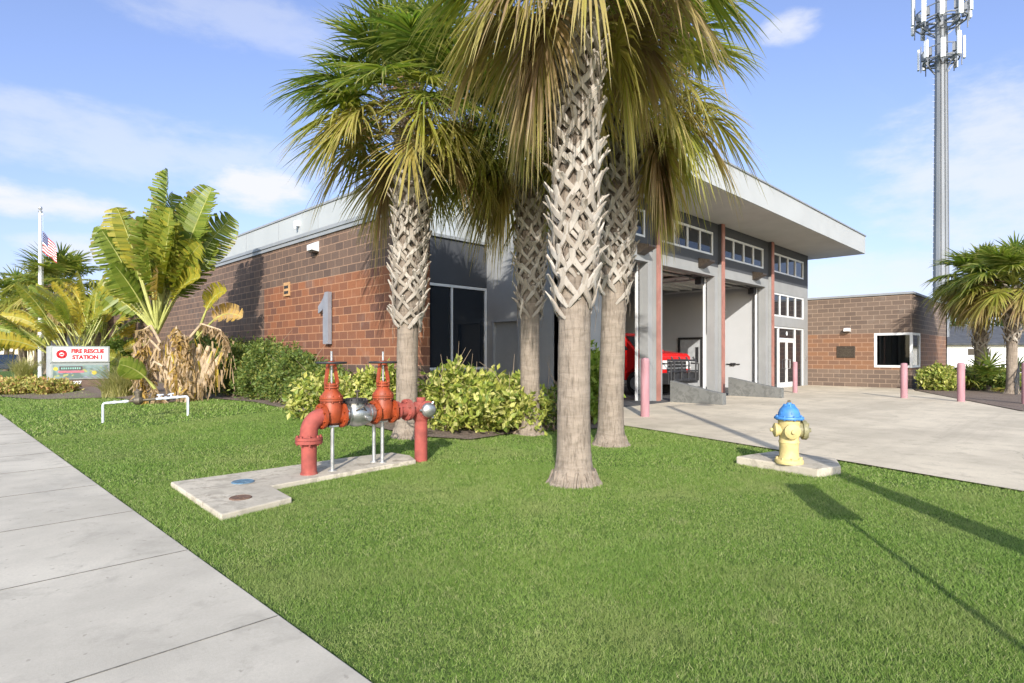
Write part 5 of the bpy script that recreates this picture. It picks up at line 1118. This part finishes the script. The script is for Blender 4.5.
# ------------------------------------------------------------------ background houses, trees, car
M['bgwall'] = simple('pale_house_wall', (.68,.67,.64), .8, var=.04); M['bgroof'] = simple('dark_shingle', (.055,.058,.065), .9, var=.25, scale=2); M['cream'] = simple('cream_house_wall', (.60,.54,.42), .8, var=.05)
def house(label, p, rz, W, D, hw, hr, wall, roof, wins):
    t = thing('house', label, 'house', p, rz)
    b = MB(); b.box((0,0,-.1),(W,D,hw)); b.prism([(.02,.02,hw),(.02,D-.02,hw),(.02,D/2,hw+hr*.98)], (W-.04,0,0)); b.build('wall', wall, t)
    b = MB()
    for sgn in (0, 1):
        y0, y1 = (-.5, D/2) if sgn == 0 else (D+.5, D/2); zb_ = hw-.10
        b.prism([(-.4,y0,zb_),(-.4,y1,hw+hr+.08),(-.4,y1,hw+hr+.22),(-.4,y0,zb_+.14)], (W+.8,0,0))
    b.build('roof', roof, t)
    for x0, z0, x1, z1 in wins:
        b = MB(); b.box((x0,-.05,z0),(x1,-.003,z1)); wn = b.build('window', M['frame'], t); b = MB(); b.box((x0+.08,-.06,z0+.08),(x1-.08,-.051,z1-.08)); b.build('pane', M['glass'], wn)
rr = raydir(955, 356); d = 50; house('long white house with a dark low roof beyond the bed palms', (rr.x*d*.99, rr.y*d*.99+1, 0), R(-46), 22, 9, 2.45, 1.5, M['bgwall'], M['bgroof'], ((2.2,1.4,4.2,2.1),(7,.9,8.6,2.1),(12,.9,13.6,2.1)))
rr = raydir(-6, 356); d = 66; house('cream house beyond the leftmost palm', (rr.x*d, rr.y*d, 0), R(-42), 6.5, 8, 2.6, 1.5, M['cream'], M['bgroof'], ((1.0,.9,2.2,2.0),))
rr = raydir(52, 356); d = 50; house('small dark roofed house right behind the sign top', (rr.x*d, rr.y*d, 0), R(-40), 6, 6, 2.2, 1.2, M['bgwall'], M['bgroof'], ((1.5,.9,3.0,2.0),))
def tree(label, p, hgt, cr, n, mat, seed, size=.3, group=None):
    t = thing('tree', label, 'tree', p, 0, group); rng = np.random.default_rng(seed); b = MB(); b.smooth = True; th = hgt*.45
    b.tube([(0,0,-.1),(.05,0,th*.5),(0,.1,th)], [.32*hgt/8,.24*hgt/8,.18*hgt/8], 10); q = MB()
    for k in range(13):
        a = k*2.4; el = rng.uniform(.1, 1.2); r_ = cr*rng.uniform(.35, .85); c = np.array([math.cos(a)*r_*math.cos(el), math.sin(a)*r_*math.cos(el), th+hgt*.12+math.sin(el)*hgt*.42])
        b.tube([(0,.1*1,th*.85), tuple(c*.5+np.array([0,0,th*.42])), tuple(c)], [.12*hgt/8,.07*hgt/8,.02], 6); leaf_cards(q, rng, c, (cr*.42,cr*.42,hgt*.14), n//13, size, hollow=.15)
    b.build('trunk', M['bark'], t); q.build('crown', mat, t)
def px_tree(u, d, label, hgt, cr, n, mat, seed, size=.3, group=None):
    rr = raydir(u, 356); tree(label, (rr.x*d, rr.y*d, 0), hgt, cr, n, mat, seed, size, group)
TG = 'background trees left of the station'
px_tree(6, 58, 'dark oak at the left edge beyond the palms', 6.6, 4.0, 7000, M['oak'], 201, .35, TG)
px_tree(36, 66, 'dark oak between the slim palm and the flagpole', 7.0, 4.2, 7000, M['oak'], 202, .35, TG)
px_tree(85, 60, 'dark oak behind the orange leaved clump', 6.5, 4.0, 6000, M['oak'], 203, .35, TG)
px_tree(125, 54, 'oak hidden mostly behind the fan palm', 5.5, 3.0, 4500, M['oak'], 206, .35, TG)
TG2 = 'background trees beyond the white house'
px_tree(957, 75, 'thin crowned tree right beside the block wing, beyond the white house', 8.2, 2.6, 1100, M['oak'], 204, .4, TG2)
px_tree(1018, 80, 'low tree at the right edge beyond the white house', 7.0, 4.0, 2600, M['oak'], 205, .4, TG2)
# dark car at the left edge
rr = raydir(3, 356); d = 50; car = thing('parked_car', 'dark car parked at the left edge beyond the slim palm', 'car', (rr.x*d, rr.y*d, .0), R(80))
b = MB(); b.prism([(-2.2,-.9,.3),(-2.2,-.9,.75),(-1.9,-.9,.95),(-.9,-.9,1.02),(-.3,-.9,1.5),(1.3,-.9,1.55),(2.1,-.9,1.0),(2.2,-.9,.8),(2.2,-.9,.3)], (0,1.8,0)); b.build('body', simple('car_navy', (.02,.03,.05), .25), car, bevel=.06)
b = MB()
for y in (-.906,.902): b.prism([(-.75,y,1.05),(-.22,y,1.42),(1.2,y,1.46),(1.7,y,1.05)], (0,.004,0))
b.build('windows', M['glass'], car)
for x in (-1.35,1.4):
    for y in (-.92,.72): b = MB(); b.smooth = True; b.lathe((x,y,.33), [(.2,0),(.33,.02),(.33,.18),(.2,.2)], 20, (0,1,0)); b.build('wheel', M['rubber'], car)
# handrail behind the bed palms
b = MB()
for k in range(3): b.cyl((27.3+k*.35,1.9-k*.02,.0),(27.3+k*.35,1.9-k*.02,.55+.25*k),.02,8)
b.tube([(27.1,1.91,.45),(28.2,1.85,1.15)], .02, 8); b.tube([(27.1,1.91,.25),(28.2,1.85,.85)], .015, 8); tag(b.build('handrail', M['black'], loc=(0,0,.03)), 'short dark sloping handrail among the bed plants', 'handrail')

# ------------------------------------------------------------------ street pole and leaning road sign standing outside the frame (their shadows cross the lawn)
pl = thing('street_lamp', 'street lamp pole whose long shadow crosses the lawn and driveway', 'street lamp', (2.55,-2.45,0))
b = MB(); b.smooth = True; b.tube([(0,0,-.1),(0,0,1.3),(0,0,3.2),(0,0,7.6)], [.17,.15,.11,.075], 14); b.build('pole', M['steel'], pl)
b = MB(); b.tube([(0,0,7.5),(.5,-.3,7.75),(1.0,-.6,7.7)], .035, 8); b.build('arm', M['steel'], pl)
b = MB(); b.lathe((1.0,-.6,7.62), [(.10,0),(.24,.03),(.22,.1),(.08,.2)], 18); b.build('lamp_head', M['steel'], pl)
b = MB(); b.box((-.17,-.05,1.7),(.17,.05,2.75)); b.build('shadow_plate', M['frame_grey'], pl, bevel=.01)  # unseen plate added to widen the lower part of the pole's shadow
sgp = thing('road_sign', 'leaning road sign post whose plate shadow falls on the lawn', 'road sign', (2.9,-.27,0)); 
lean = Vector((.40,-.48,2.05)); b = MB(); b.bar((0,0,-.1), lean, .06, .04); b.build('post', M['steel'], sgp)
t_ = lean.normalized(); a_ = Vector((.62,-.78,0)); b = MB(); b.prism([lean*.73-a_*.155, lean*.73+a_*.155, lean*1.05+a_*.155, lean*1.05-a_*.155], Vector((.02,.02,0))); b.build('plate', M['frame_grey'], sgp)
